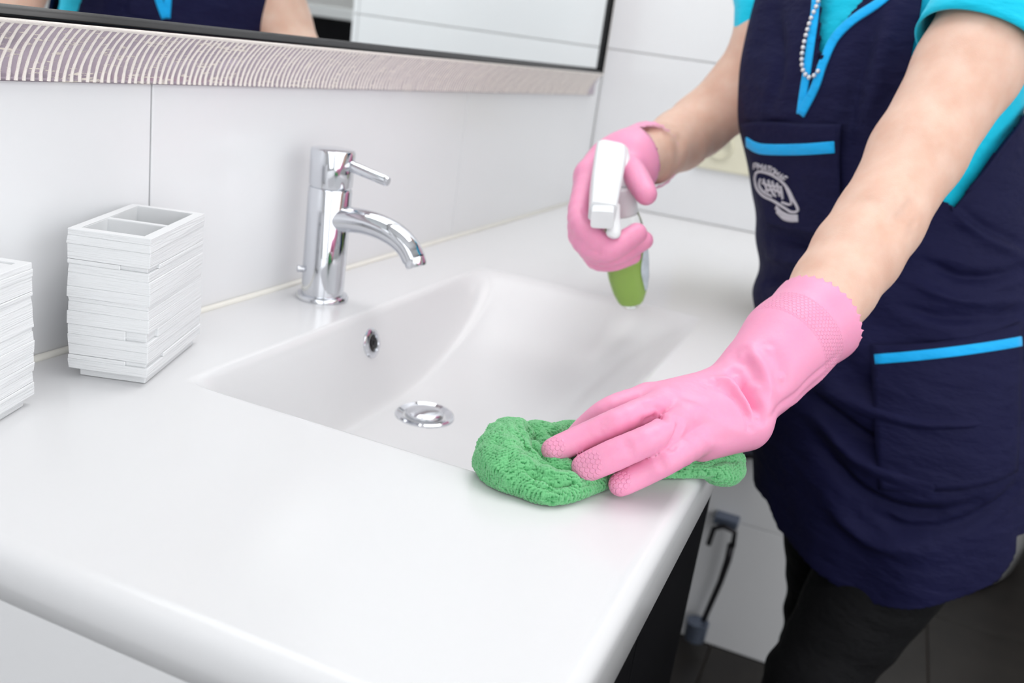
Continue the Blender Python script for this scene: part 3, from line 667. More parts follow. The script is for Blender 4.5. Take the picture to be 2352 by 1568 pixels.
# ---- t-shirt
def tshirt():
    parts = []
    V, Q = loft('t', np.linspace(0, 2 * PI, 121), np.linspace(0.02, .47, 70), -0.003); parts.append((V, Q))
    # sleeves: swept tubes ending in an open hem
    def sleeve(pts, rads, n=60, wav=0.002):
        pts = catmull(pts, 8); m = len(pts); rs = np.interp(np.linspace(0, len(rads) - 1, m), np.arange(len(rads)), rads)
        V = []; a = np3(0, 0, 1)
        for i in range(m):
            t = pts[min(i + 1, m - 1)] - pts[max(i - 1, 0)]; t /= np.linalg.norm(t); a = a - t * (a @ t); a /= np.linalg.norm(a); b = np.cross(t, a)
            for k in range(n):
                th = 2 * PI * k / n; r = rs[i] + wav * math.sin(3 * th + i * .3) * (i / m); V.append(pts[i] + r * (math.cos(th) * b + math.sin(th) * a))
        # roll the hem inwards
        e = m
        for k in range(n):
            c = pts[-1]; V.append(c + (V[(m - 1) * n + k] - c) * .955)
        for k in range(n):
            c = pts[-3]; V.append(c + (V[(m - 3) * n + k] - c) * .955)
        V = np.array(V); M_ = m + 2; I = np.arange(M_ * n).reshape(M_, n); J = np.roll(I, -1, 1)
        Q = np.stack([I[:-1], J[:-1], J[1:], I[1:]], -1).reshape(-1, 4); return V, Q
    d1 = LA[1] - LA[0]
    parts.append(sleeve([LA[0] + np3(.05, .03, .02), LA[0] + np3(.01, .0, .005), LA[0] + d1 * .45, LA[0] + d1 * .86], [.060, .066, .063, .0600]))
    d2 = RA[1] - RA[0]
    parts.append(sleeve([RA[0] + np3(-.05, -.07, .02), RA[0] + np3(-.005, 0, .0), RA[0] + d2 * .5, P(1780, 92, 1.168)], [.052, .054, .051, .0485]))
    o = 0; VV = []; QQ = []
    for V, Q in parts: VV.append(V); QQ.append(Q + o); o += len(V)
    me = fastmesh('t_shirt', np.concatenate(VV), np.concatenate(QQ)); return me
tsm = tshirt(); bv = bvh_of(tsm)
crease(tsm, [([(2200, 430), (2290, 330), (2340, 300)], .008, .004), ([(2190, 400), (2300, 370)], .006, -.003), ([(2230, 350), (2330, 240)], .008, .003), ([(2100, 140), (2160, 60), (2300, 10)], .006, .001)], bv)
plink('t_shirt', tsm, M['turq'])

# ---- tabard (navy), folds pressed in as geometry
VOPEN = [(1889, -200), (1889, 0), (1884, 90), (1880, 150), (1890, 118), (1918, 68), (1976, 0), (2110, -200)]
def np3(*a): return np.array(a, float)
def tab_keep(t, z, c):
    t = (t + PI) % (2 * PI) - PI; p = proj(c)
    k = ~(inpoly(p, VOPEN) & (t > 0.2) & (t < 2.9))
    # side openings: their left side (faces the camera at right), and the right side
    nv = (np.cos(t)[:, None] * Lv + np.sin(t)[:, None] * Fv); fc = ((CAM - c) * nv).sum(1) > 0
    k &= ~(inpoly(p, [(2122, 0), (2100, 110), (2075, 230), (2110, 425), (2154, 452), (2192, 474), (2248, 402), (2288, 348), (2352, 266), (2520, 60), (2600, -400), (2145, -400)]) & fc & (t < 1.3) & (t > -1.4))
    k &= ~((~fc) & (z > .26) & (t < 0.2) & (t > -1.3))
    t2 = np.where(t > 0, t - PI, t + PI)
    k &= ~((z > 0.31 + 0.5 * np.abs(t2) ** 1.5) & (np.abs(t2) < 0.55))
    hem = np.interp(t, HEM[0], HEM[1], period=2 * PI)
    k &= z > hem
    return k
_TH, _ZZ = np.meshgrid(np.linspace(-.9, 3.3, 240), np.linspace(-.32, -.02, 150), indexing='ij'); _p = proj(TS(_TH.ravel(), _ZZ.ravel(), .006))
HEM = [[], []]
for q_ in [(1760, 1150), (1780, 1212), (1825, 1262), (1866, 1300), (1946, 1365), (2007, 1391), (2088, 1398), (2149, 1391), (2230, 1368), (2291, 1332), (2325, 1280), (2338, 1230)]:
    _d = np.hypot(_p[:, 0] - q_[0], _p[:, 1] - q_[1]); _nv = (np.cos(_TH.ravel())[:, None] * Lv + np.sin(_TH.ravel())[:, None] * Fv) @ (CAM - np3(.36, -.65, 0)) 
    _d = _d + (_nv < 0) * 60; i_ = int(_d.argmin()); HEM[0].append(_TH.ravel()[i_]); HEM[1].append(_ZZ.ravel()[i_])
_o = np.argsort(HEM[0]); HEM = [np.array(HEM[0])[_o], np.array(HEM[1])[_o]]; print('HEM', np.round(HEM, 3).tolist())
ths = np.linspace(-PI, PI, 421); zs = np.linspace(-.30, .455, 330)
V, Q = loft('tab', ths, zs, 0.006, tab_keep)
# drape: waist bunching and hem flare as broad relief
th_ = np.array([inv(p)[0] for p in V]); zz = V[:, 2]
nrm_ = np.cos(th_)[:, None] * Lv + np.sin(th_)[:, None] * Fv
rel = 0.0032 * np.sin(zz * 95 + 2.2 * np.sin(th_ * 2 + 1)) * np.exp(-((zz - .03) / .09) ** 2) + 0.003 * np.sin(zz * 60 + 3 * th_) * np.exp(-((zz + .10) / .08) ** 2) * np.clip(np.cos(th_ - .6), 0, 1)
rel += 0.004 * np.sin(th_ * 9 + 1) * sm(-.12, -.27, zz) + 0.003 * np.sin(th_ * 11 + zz * 8) * sm(.2, .4, zz)
V = V + nrm_ * rel[:, None]
tabm = fastmesh('tabard', V, Q); bv = bvh_of(tabm)
crease(tabm, [
    ([(1770, 545), (1850, 560), (1950, 620)], .007, 0.0102), ([(1765, 590), (1850, 600), (1900, 590)], .006, -0.0068), ([(1760, 650), (1830, 640)], .006, 0.0085),
    ([(2330, 900), (2200, 930), (2080, 905), (1950, 880)], .009, 0.0119), ([(2300, 960), (2200, 970), (2080, 965), (1900, 900)], .008, -0.0102), ([(2260, 1010), (2180, 1020), (2060, 1030)], .007, 0.0119),
    ([(1850, 900), (1950, 985), (2100, 1075)], .009, 0.0136), ([(1880, 960), (1980, 1060), (2130, 1110)], .009, -0.0102), ([(1870, 1010), (1960, 1120), (2090, 1180), (2250, 1160)], .009, 0.0136),
    ([(1960, 1150), (2080, 1215), (2250, 1190), (2330, 1120)], .008, 0.0102), ([(1900, 1150), (2000, 1240), (2120, 1260)], .010, -0.0102),
    ([(2200, 474), (2260, 520), (2352, 565)], .004, .0045), ([(2170, 470), (2260, 545), (2352, 590)], .005, -.0050), ([(2120, 600), (2230, 640), (2350, 620)], .006, 0.0102), ([(2080, 640), (2200, 690), (2350, 690)], .006, -0.0085),
    ([(2060, 700), (2180, 730), (2340, 720)], .006, 0.0085), ([(2000, 60), (1960, 200), (1945, 330)], .010, 0.0085), ([(2050, 20), (2020, 160), (1985, 300)], .010, -0.0068), ([(1780, 30), (1790, 140), (1775, 240)], .010, 0.0068), ([(1830, 300), (1760, 285)], .006, 0.0051)], bv)
smooth_mesh(tabm, 2)
tabo = plink('tabard', tabm, M['navy']); md = tabo.modifiers.new('thick', 'SOLIDIFY'); md.thickness = 0.0022; md.offset = -1
bv = bvh_of(tabm)
def ribbon(name, px, wd, th=0.0012, lift=0.0008, n=6, bvh=None):
    pts = catmull([np.array(p, float) for p in px], n); H = [hit(bvh or bv, *p) for p in pts]; H = [h for h in H if h is not None]
    H = [h if (h[1] @ (CAM - h[0])) > 0 else (h[0], -h[1]) for h in H]
    V = []; Fc = []; m = len(H)
    for i in range(m):
        c, nn = H[i]; nn = np.mean([H[j][1] for j in range(max(0, i - 2), min(m, i + 3))], 0); nn = nn / np.linalg.norm(nn)
        t = H[min(i + 1, m - 1)][0] - H[max(i - 1, 0)][0]; t /= np.linalg.norm(t) + 1e-9; s = np.cross(t, nn); s /= np.linalg.norm(s) + 1e-9
        w_ = wd(i / (m - 1)) if callable(wd) else wd
        for a, b in ((-.5, lift - .002), (-.5, lift + th * .6), (-.42, lift + th), (.42, lift + th), (.5, lift + th * .6), (.5, lift - .002)): V.append(c + s * a * w_ + nn * b)
    for i in range(m - 1):
        for k in range(6): Fc.append((i * 6 + k, i * 6 + (k + 1) % 6, (i + 1) * 6 + (k + 1) % 6, (i + 1) * 6 + k))
    Fc.append(tuple(range(6))); Fc.append(tuple((m - 1) * 6 + k for k in range(6)))
    me = pyd(name, V, Fc); bm = bmesh.new(); bm.from_mesh(me); bmesh.ops.recalc_face_normals(bm, faces=bm.faces); bm.to_mesh(me); bm.free(); return me
def tlink(name, me, m):
    o = link(name, me, m, tabo, True); return o
# pocket panels (raised patches)
def patch(name, pxq, off, nn=24, inset=0.0):
    c = [inv(hit(bv, *p)[0]) for p in pxq]    # tl, tr, br, bl
    V = []; 
    for i in range(nn + 1):
        for j in range(nn + 1):
            u, v = i / nn, j / nn; th = (c[0][0] * (1 - u) + c[1][0] * u) * (1 - v) + (c[3][0] * (1 - u) + c[2][0] * u) * v; z = (c[0][1] * (1 - u) + c[1][1] * u) * (1 - v) + (c[3][1] * (1 - u) + c[2][1] * u) * v
            V.append(TS(th, z, off + 0.0015 * math.sin(u * 7 + v * 3)))
    I = np.arange((nn + 1) ** 2).reshape(nn + 1, nn + 1); Q = np.stack([I[:-1, :-1], I[1:, :-1], I[1:, 1:], I[:-1, 1:]], -1).reshape(-1, 4)
    return fastmesh(name, V, Q[:, ::-1] if True else Q)
pk = tlink('chest_pocket', patch('pk', [(1712, 288), (1924, 283), (1915, 545), (1775, 520)], 0.0115), M['navy']); md = pk.modifiers.new('thick', 'SOLIDIFY'); md.thickness = 0.004; md.offset = -1
pk2 = tlink('hip_pocket', patch('pk2', [(1990, 785), (2340, 735), (2340, 1080), (2010, 1120)], 0.011), M['navy']); md = pk2.modifiers.new('thick', 'SOLIDIFY'); md.thickness = 0.004; md.offset = -1
pbv = bvh_of(pk.data); pbv2 = bvh_of(pk2.data)
tlink('neck_binding', ribbon('nb', [(1878, -60), (1873, 22), (1863, 100), (1853, 170), (1844, 225), (1839, 262)], 0.0098), M['trim'])
tlink('neck_binding', ribbon('nb', [(2075, -50), (2029, 0), (1962, 45), (1918, 89), (1891, 147), (1873, 201), (1841, 264)], 0.0105, lift=.0014), M['trim'])
tlink('pocket_binding', ribbon('pb', [(1716, 326), (1736, 338), (1765, 343), (1840, 343), (1917, 338)], 0.0125, bvh=pbv), M['trim'])
tlink('pocket_binding', ribbon('pb', [(1992, 826), (2100, 817), (2220, 803), (2330, 786), (2400, 770)], 0.0105, lift=.001, bvh=pbv2), M['trim'])
for e_ in ([(1979, -8), (1946, 30), (1920, 68), (1899, 105), (1889, 138)], [(1886, -60), (1886, 0), (1882, 90), (1879, 146)], [(2188, 479), (2254, 404), (2294, 350), (2346, 282)]):
    tlink('edge_facing', ribbon('ef', e_, 0.0050, th=.0010, lift=.0016), M['navy'])
# embroidered badge on the chest pocket
def zc(*pts): return [(1650 + x / 4.48, 250 + y / 4.48) for x, y in pts]
em = tlink('embroidered_badge', ribbon('ring', zc((385, 690), (400, 655), (450, 645), (560, 680), (660, 750), (725, 830), (775, 930), (825, 1040), (760, 1062), (690, 1020), (570, 945), (470, 895), (405, 820), (383, 730), (385, 690)), 0.0030, bvh=pbv, n=5), M['silver_thread'])
for k, ln in enumerate([[(700, 800), (735, 880), (760, 960), (735, 985), (660, 960)], [(440, 720), (430, 790), (480, 860), (560, 900)], [(600, 1010), (650, 1065), (730, 1105), (820, 1110)], [(610, 1050), (680, 1120), (750, 1140), (822, 1140)],
                        [(470, 720), (520, 860)], [(520, 730), (560, 850), (600, 900)], [(560, 740), (600, 860)], [(610, 760), (640, 900)], [(650, 790), (670, 930)], [(460, 760), (540, 790), (640, 800)], [(490, 840), (580, 830), (670, 870)]]):
    link('stitched_line', ribbon('sl', zc(*ln), 0.0052 if k in (2, 3) else 0.0026, bvh=pbv, n=4), M['silver_thread'], em)
def glyph(x, y, a, ch, s=1.0):   # small stroke letters along the arc
    ST = {'P': [[(0, 60), (0, 0), (30, 2), (30, 28), (2, 30)]], 'M': [[(0, 60), (2, 0), (20, 35), (38, 0), (40, 60)]], 'A': [[(0, 60), (18, 0), (36, 60)], [(8, 40), (28, 40)]], 'T': [[(0, 2), (38, 2)], [(19, 2), (19, 60)]], 'O': [[(18, 0), (0, 15), (0, 45), (18, 60), (34, 45), (34, 15), (18, 0)]], 'E': [[(30, 0), (0, 0), (0, 60), (30, 60)], [(0, 30), (24, 30)]]}
    for st in ST[ch]:
        pts = [(x + (px * math.cos(a) - py * math.sin(a)) * s, y + (px * math.sin(a) + py * math.cos(a)) * s) for px, py in st]
        link('letter_stroke', ribbon('gl', zc(*pts), 0.0016, bvh=pbv, n=2), M['silver_thread'], em)
for ch, x, y, a in [('P', 375, 560, .05), ('M', 420, 565, .12), ('A', 475, 575, .22), ('T', 520, 585, .32), ('O', 565, 605, .45), ('M', 605, 630, .55), ('A', 655, 660, .65), ('E', 695, 690, .7)]: glyph(x, y, a, ch)
# necklace of small beads
cv = catmull([np.array(p, float) for p in [(1890, -75), (1880, 0), (1862, 45), (1849, 90), (1842, 130), (1845, 162), (1860, 178), (1876, 168), (1882, 156)]], 24)
nk = empty('necklace', (0, 0, 0)); nk.parent = person; nk.matrix_parent_inverse = person_inv; nk['label'] = 'string of small silver beads'
bs = bmesh.new(); bmesh.ops.create_icosphere(bs, subdivisions=2, radius=0.0027); bead = bm_mesh('bead', bs); bead.materials.append(mat('pearl_silver', (0.72, 0.72, 0.74, 1), rough=0.25, metal=0.6, noise=(400, .1))); bead.polygons.foreach_set('use_smooth', [True] * len(bead.polygons))
last = None
for p in cv:
    h = hit(bv, *p) or hit(bvh_of(tsm) if False else bv, *p)
    if h is None: continue
    c = h[0] + (CAM - h[0]) / np.linalg.norm(CAM - h[0]) * 0.0045
    if last is None or np.linalg.norm(c - last) > 0.0059:
        o = bpy.data.objects.new('bead', bead); COL.objects.link(o); o.parent = nk; o.location = c; last = c

for s in (1, -1):
    c_ = np3(.325, -.465, .665) + Lv * .033 * s + Fv * .0800 + np3(0, 0, .012); be = bmesh.new(); bmesh.ops.create_uvsphere(be, u_segments=24, v_segments=16, radius=.0115)
    e_ = plink('eye', bm_mesh('eye', be), M['eye_white']); e_.location = c_
    i_ = link('iris', lathe('iris', [(0.0001, .0002), (.0030, .0002), (.0054, -.0006)], 24, False), M['hair'], e_); i_.rotation_euler = Vector(Fv).to_track_quat('Z', 'Y').to_euler(); i_.location = Fv * .0114
# ---- trousers, shoes, hair
def trousers():
    f = Field((.12, -.95, -.90), (.62, -.38, -.05), 0.005)
    f.ell((.357, -.64, -.15), (.155, .130, .10), .02, R=[Lv, Fv, (0, 0, 1)])
    for s in (1, -1):
        sd = np3(.94, .35, 0) * -s; h_ = np3(.345, -.655, -.20)
        f.chain([h_ + Lv * .05 * s, h_ + np3(-.020, .0, -.20) + sd * .085 - RG * .062 * (s > 0) + RG * .008 * (s < 0), h_ + np3(-.03, -.0, -.42) + sd * .095 - RG * .055 * (s > 0) + RG * .012 * (s < 0), h_ + np3(-.02, -.02, -.66) + sd * .09 - RG * .04 * (s > 0)], [.085, .052, .048, .046], .02)
    me, V, Q = f.mesh('trousers'); smooth_mesh(me, 3); V = verts(me); N = norms(me)
    V += N * (0.0014 * np.sin(V[:, 2] * 130 + 3 * np.sin(V[:, 0] * 30)) * sm(-.25, -.4, V[:, 2]))[:, None]; setverts(me, V); return me
plink('trousers', trousers(), M['trouser'])
for s in (1, -1):
    b_ = np3(.325, -.675, -.862) + np3(.94, .35, 0) * -s * .09 - RG * .04 * (s > 0)
    f = Field(b_ - .2, b_ + .2, 0.005); f.cone(b_ + Fv * -.03, b_ + Fv * .16 + np3(0, 0, -.010), .036, .028, .01); f.merge(*f.sl(f.lo, f.lo + .5), (ZF + .0015 - f.grid(*f.sl(f.lo, f.lo + .5))[2]) + 0 * f.a, 0, False) if False else None
    me, _, _ = f.mesh('shoe'); V = verts(me); V[:, 2] = np.maximum(V[:, 2], ZF + .0005); setverts(me, V); plink('shoe', me, M['shoe'])
def hair():
    hc = np3(.325, -.465, .665); f = Field(hc - .2, hc + .2, .005)
    f.ell(hc + np3(0, 0, .018) - Fv * .012, (.085, .100, .118), .01, R=[Lv, Fv, (0, 0, 1)]); f.cone(hc - Fv * .10 + np3(0, 0, .03), hc - Fv * .12 + np3(0, 0, -.04), .035, .02, .02)
    f.cone(hc + Fv * .11 + np3(0, 0, -.02), hc + Fv * .07 + np3(0, 0, -.09), .075, .085, .01, sub=True)
    me, _, _ = f.mesh('hair'); smooth_mesh(me, 2); return me
plink('hair', hair(), M['hair'])

# ============================================================ gloves
def glove_near():
    f = Field((-.335, -.60, -.002), (.06, -.36, .24), 0.0016)
    pinky = [PZ(1622, 1002, .034), PZ(1545, 1050, .032), PZ(1478, 1085, .0195), PZ(1425, 1112, .0105)]
    ring = [PZ(1575, 962, .046), PZ(1502, 1004, .045), PZ(1410, 1045, .031), PZ(1345, 1074, .018)]
    mid = [PZ(1528, 926, .051), PZ(1438, 960, .049), PZ(1350, 1000, .034), PZ(1272, 1034, .022)]
    ind = [PZ(1488, 916, .048), PZ(1405, 940, .043), PZ(1352, 978, .028), PZ(1318, 1012, .016)]
    rs = {'p': [.0108, .0094, .0092, .0084], 'r': [.0112, .0100, .0106, .0100], 'm': [.0112, .0095, .0095, .0090], 'i': [.0112, .0098, .0092, .0085]}
    fl = [('i', ind), ('m', mid), ('r', ring), ('p', pinky)]
    g = Field(f.lo, f.lo + (f.n - 1) * f.h, f.h)
    for k, pts in fl:
        f2 = catmull(pts, 4); rr_ = np.interp(np.linspace(0, 3, len(f2)), range(4), rs[k]); 
        # each finger blended into its own chain, fingers kept apart
        for i in range(len(f2) - 1): f.cone(f2[i], f2[i + 1], rr_[i], rr_[i + 1], 0.0012)
    W1, W2, W3 = P(1668, 900, .722), P(1716, 968, .700), P(1692, 932, .712)
    for k, (a, b, r1, r2) in enumerate([(ind[0], W1, .0115, .0165), (mid[0], W1, .0122, .0175), (ring[0], W3, .0122, .018), (pinky[0], W2, .0112, .0165)]):
        g.cone(a, b, r1, r2, .012)
    g.cone(PZ(1610, 1022, .026), P(1712, 985, .698), .0120, .0150, .010)
    g.cone(PZ(1500, 960, .034), P(1660, 930, .715), .012, .016, .010)
    # thumb, under the palm on the far side
    for a, b, r1, r2 in [(P(1660, 920, .722), PZ(1545, 930, .028), .014, .012), (PZ(1545, 930, .028), PZ(1460, 958, .016), .012, .011), (PZ(1460, 958, .016), PZ(1405, 985, .014), .011, .009)]: g.cone(a, b, r1, r2, .005)
    G_ = [P(1692, 932, .712), P(1750, 857, .732), P(1808, 790, .752), P(1874, 733, .772), P(1915, 688, .787)]
    gr = [.0262, .0292, .0340, .0385, .0405]
    g.chain(G_[:-1], gr[:-1], .016); g.cone(G_[-2], G_[-1], gr[-2], gr[-1], 0.004)
    full = (np.zeros(3, int), f.n)
    hh = np.clip(.5 + .5 * (f.a - g.a) / .0045, 0, 1); f.a = f.a * (1 - hh) + g.a * hh - .0045 * hh * (1 - hh)
    del g
    # hollow the gauntlet and scallop its end
    ax = G_[-1] - G_[-3]; ax /= np.linalg.norm(ax); E_ = G_[-2] + ax * 0.004
    f.cone(P(1808, 790, .752), G_[-1] + ax * .04, gr[2] - .0030, gr[4] + .004 - .0022, .0, sub=True)
    i0, i1 = f.sl(E_ - .07, E_ + .09); X, Y, Z = f.grid(i0, i1); X = X - E_[0]; Y = Y - E_[1]; Z = Z - E_[2]
    a1 = np.cross(ax, [0, 0, 1]); a1 /= np.linalg.norm(a1); a2 = np.cross(ax, a1)
    s = X * ax[0] + Y * ax[1] + Z * ax[2]; u = X * a1[0] + Y * a1[1] + Z * a1[2]; v = X * a2[0] + Y * a2[1] + Z * a2[2]; ph = np.arctan2(v, u)
    S = (slice(i0[0], i1[0]), slice(i0[1], i1[1]), slice(i0[2], i1[2]))
    f.a[S] = np.maximum(f.a[S], s - 0.0021 * np.cos(34 * ph) - 0.010 * np.clip(np.cos(ph - 2.0), 0, 1) * 0)
    X, Y, Z = f.grid(np.zeros(3, int), f.n)
    me, V, Q = f.mesh('glove'); smooth_mesh(me, 2, .5)
    crease(me, [
        ([(1690, 855), (1715, 888), (1738, 925), (1746, 958)], .0045, .0115), ([(1676, 868), (1712, 905), (1732, 945), (1738, 972)], .0035, -.0022), ([(1655, 885), (1692, 910), (1716, 945), (1724, 975)], .0036, .0055),
        ([(1640, 872), (1668, 872), (1690, 880)], .0035, -.0022), ([(1650, 890), (1640, 880), (1620, 884)], .003, .0012), ([(1700, 815), (1728, 850), (1742, 890)], .0065, .0045), ([(1712, 800), (1745, 835), (1762, 885), (1764, 925)], .0060, -.0035), ([(1765, 800), (1790, 835), (1795, 868)], .0075, .0030),
        ([(1475, 930), (1500, 932), (1522, 945)], .0030, .0016), ([(1478, 968), (1505, 958), (1528, 962)], .0026, .0032), ([(1540, 1026), (1553, 1004), (1560, 985), (1562, 965)], .0032, .0034), ([(1572, 1020), (1562, 1000), (1572, 975)], .003, -.0012),
        ([(1383, 968), (1385, 985)], .004, .0010), ([(1440, 1020), (1448, 1036)], .004, .0014), ([(1515, 1056), (1522, 1070)], .003, .0012),
        ([(1575, 925), (1640, 965), (1700, 985)], .0045, -.0012), ([(1550, 905), (1630, 932), (1690, 965)], .0045, .0010), ([(1560, 950), (1630, 1000), (1690, 1010)], .004, .0008), ([(1925, 812), (1860, 872), (1800, 925), (1765, 962)], .0028, .0018), ([(1918, 835), (1860, 890), (1800, 940)], .003, -.0015)])
    V = verts(me)
    # grip pattern coordinates
    gu = np.zeros(len(V)); gv = np.zeros(len(V)); mk = np.zeros(len(V)); bvh = bvh_of(me)
    for pts, c, r_ in ((mid, (1268, 1028), .0080), (ring, (1342, 1068), .0105), (pinky, (1419, 1104), .0080)):
        h = hit(bvh, *c); t = pts[3] - pts[2]; t /= np.linalg.norm(t); n_ = h[1]; b_ = np.cross(t, n_); b_ /= np.linalg.norm(b_)
        d = V - h[0]; uu = d @ t; vv = d @ b_; q_ = np.sqrt((uu / 1.15) ** 2 + vv ** 2 + (np.minimum(d @ n_, 0) * .6) ** 2); sel = (q_ < r_ * 1.3) & (segdist(V, [pts[2], pts[3]]) < .0125) & (segdist(V, [pts[2], pts[3]]) <= 1e-4 + np.min([segdist(V, o_[1:]) for o_ in (mid, ring, pinky)], axis=0))
        gu[sel] = uu[sel]; gv[sel] = vv[sel]; mk[sel] = 1 - sm(r_ * .9, r_ * 1.08, q_[sel])
    d = V - E_; s = d @ ax; ph = np.arctan2(d @ a2, d @ a1); sel = (s > -.070) & (s < -.012)
    gu[sel] = s[sel] * 1.1; gv[sel] = ph[sel] * .038; mk[sel] = (sm(-.0520, -.0500, s) * (1 - sm(-.0270, -.0250, s)))[sel]
    setattrf(me, 'gu', gu); setattrf(me, 'gv', gv); setattrf(me, 'grip', mk)
    return me
g1 = plink('rubber_glove', glove_near(), M['pink']); g1['label'] = 'pink glove pressing on the green cloth'

def glove_far():
    W = P(1458, 372, 1.085)
    D = {'i': ([P(1352, 405, 1.05), P(1330, 500, .995), P(1365, 548, .975), P(1402, 566, .972)], [.0135, .0125, .0118, .0105]),
         'm': ([P(1346, 445, 1.06), P(1332, 540, 1.0), P(1392, 576, .970), P(1462, 536, .978)], [.0135, .0128, .0122, .0112]),
         'r': ([P(1352, 480, 1.07), P(1345, 560, 1.015), P(1405, 588, .992), P(1478, 552, 1.0)], [.013, .0125, .0115, .0105]),
         'p': ([P(1368, 505, 1.08), P(1362, 585, 1.035), P(1402, 600, 1.012), P(1452, 586, 1.015)], [.012, .0118, .0110, .0100]),
         't': ([P(1440, 380, 1.055), P(1456, 400, 1.03), P(1472, 425, 1.005), P(1484, 446, .992)], [.0150, .0145, .0130, .0118])}
    f = Field(P(1400, 460, 1.03) - .13, P(1400, 460, 1.03) + .13, 0.0016); g = Field(f.lo, f.lo + (f.n - 1) * f.h, f.h)
    for k, (pts, r) in D.items():
        f2 = catmull(pts, 4); rr_ = np.interp(np.linspace(0, 3, len(f2)), range(4), r)
        for i in range(len(f2) - 1): f.cone(f2[i], f2[i + 1], rr_[i], rr_[i + 1], 0.0012)
    for k, (dx, dy) in {'i': (-35, -5), 'm': (-28, 5), 'r': (-18, 15), 'p': (-5, 25)}.items():
        g.cone(D[k][0][0], P(1440 + dx * .5, 372 + dy, 1.09), .0150, .0210, .012)
    g.cone(P(1395, 385, 1.085), P(1440, 372, 1.09), .024, .030, .012); g.cone(P(1360, 400, 1.06), P(1395, 370, 1.085), .018, .022, .012)
    ax = RA[-2] - RA[-1]; ax /= np.linalg.norm(ax); g.cone(P(1447, 372, 1.083), RA[-1] + ax * .085, .0375, .0430, .012)
    hh = np.clip(.5 + .5 * (f.a - g.a) / .008, 0, 1); f.a = f.a * (1 - hh) + g.a * hh - .008 * hh * (1 - hh)
    E_ = RA[-1] + ax * .052; f.cone(RA[-1] + ax * .024, RA[-1] + ax * .11, .0362, .0408, 0, sub=True)
    X, Y, Z = f.grid(np.zeros(3, int), f.n); s = (X - E_[0]) * ax[0] + (Y - E_[1]) * ax[1] + (Z - E_[2]) * ax[2]
    u = np.cross(ax, [0, 0, 1]); u /= np.linalg.norm(u); v = np.cross(ax, u); ph = np.arctan2((X - E_[0]) * v[0] + (Y - E_[1]) * v[1] + (Z - E_[2]) * v[2], (X - E_[0]) * u[0] + (Y - E_[1]) * u[1] + (Z - E_[2]) * u[2])
    f.a = np.maximum(f.a, s - .0018 * np.cos(24 * ph))
    me, V, Q = f.mesh('glove2'); smooth_mesh(me, 2)
    crease(me, [([(1322, 375), (1345, 385)], .004, .003), ([(1310, 430), (1345, 440)], .004, .002), ([(1340, 470), (1352, 520)], .006, .002), ([(1345, 572), (1385, 582)], .003, .002)])
    n = len(me.vertices)
    for a in ('gu', 'gv', 'grip'): setattrf(me, a, np.zeros(n))
    return me
g2 = plink('rubber_glove', glove_far(), M['pink']); g2['label'] = 'pink glove gripping the spray bottle'

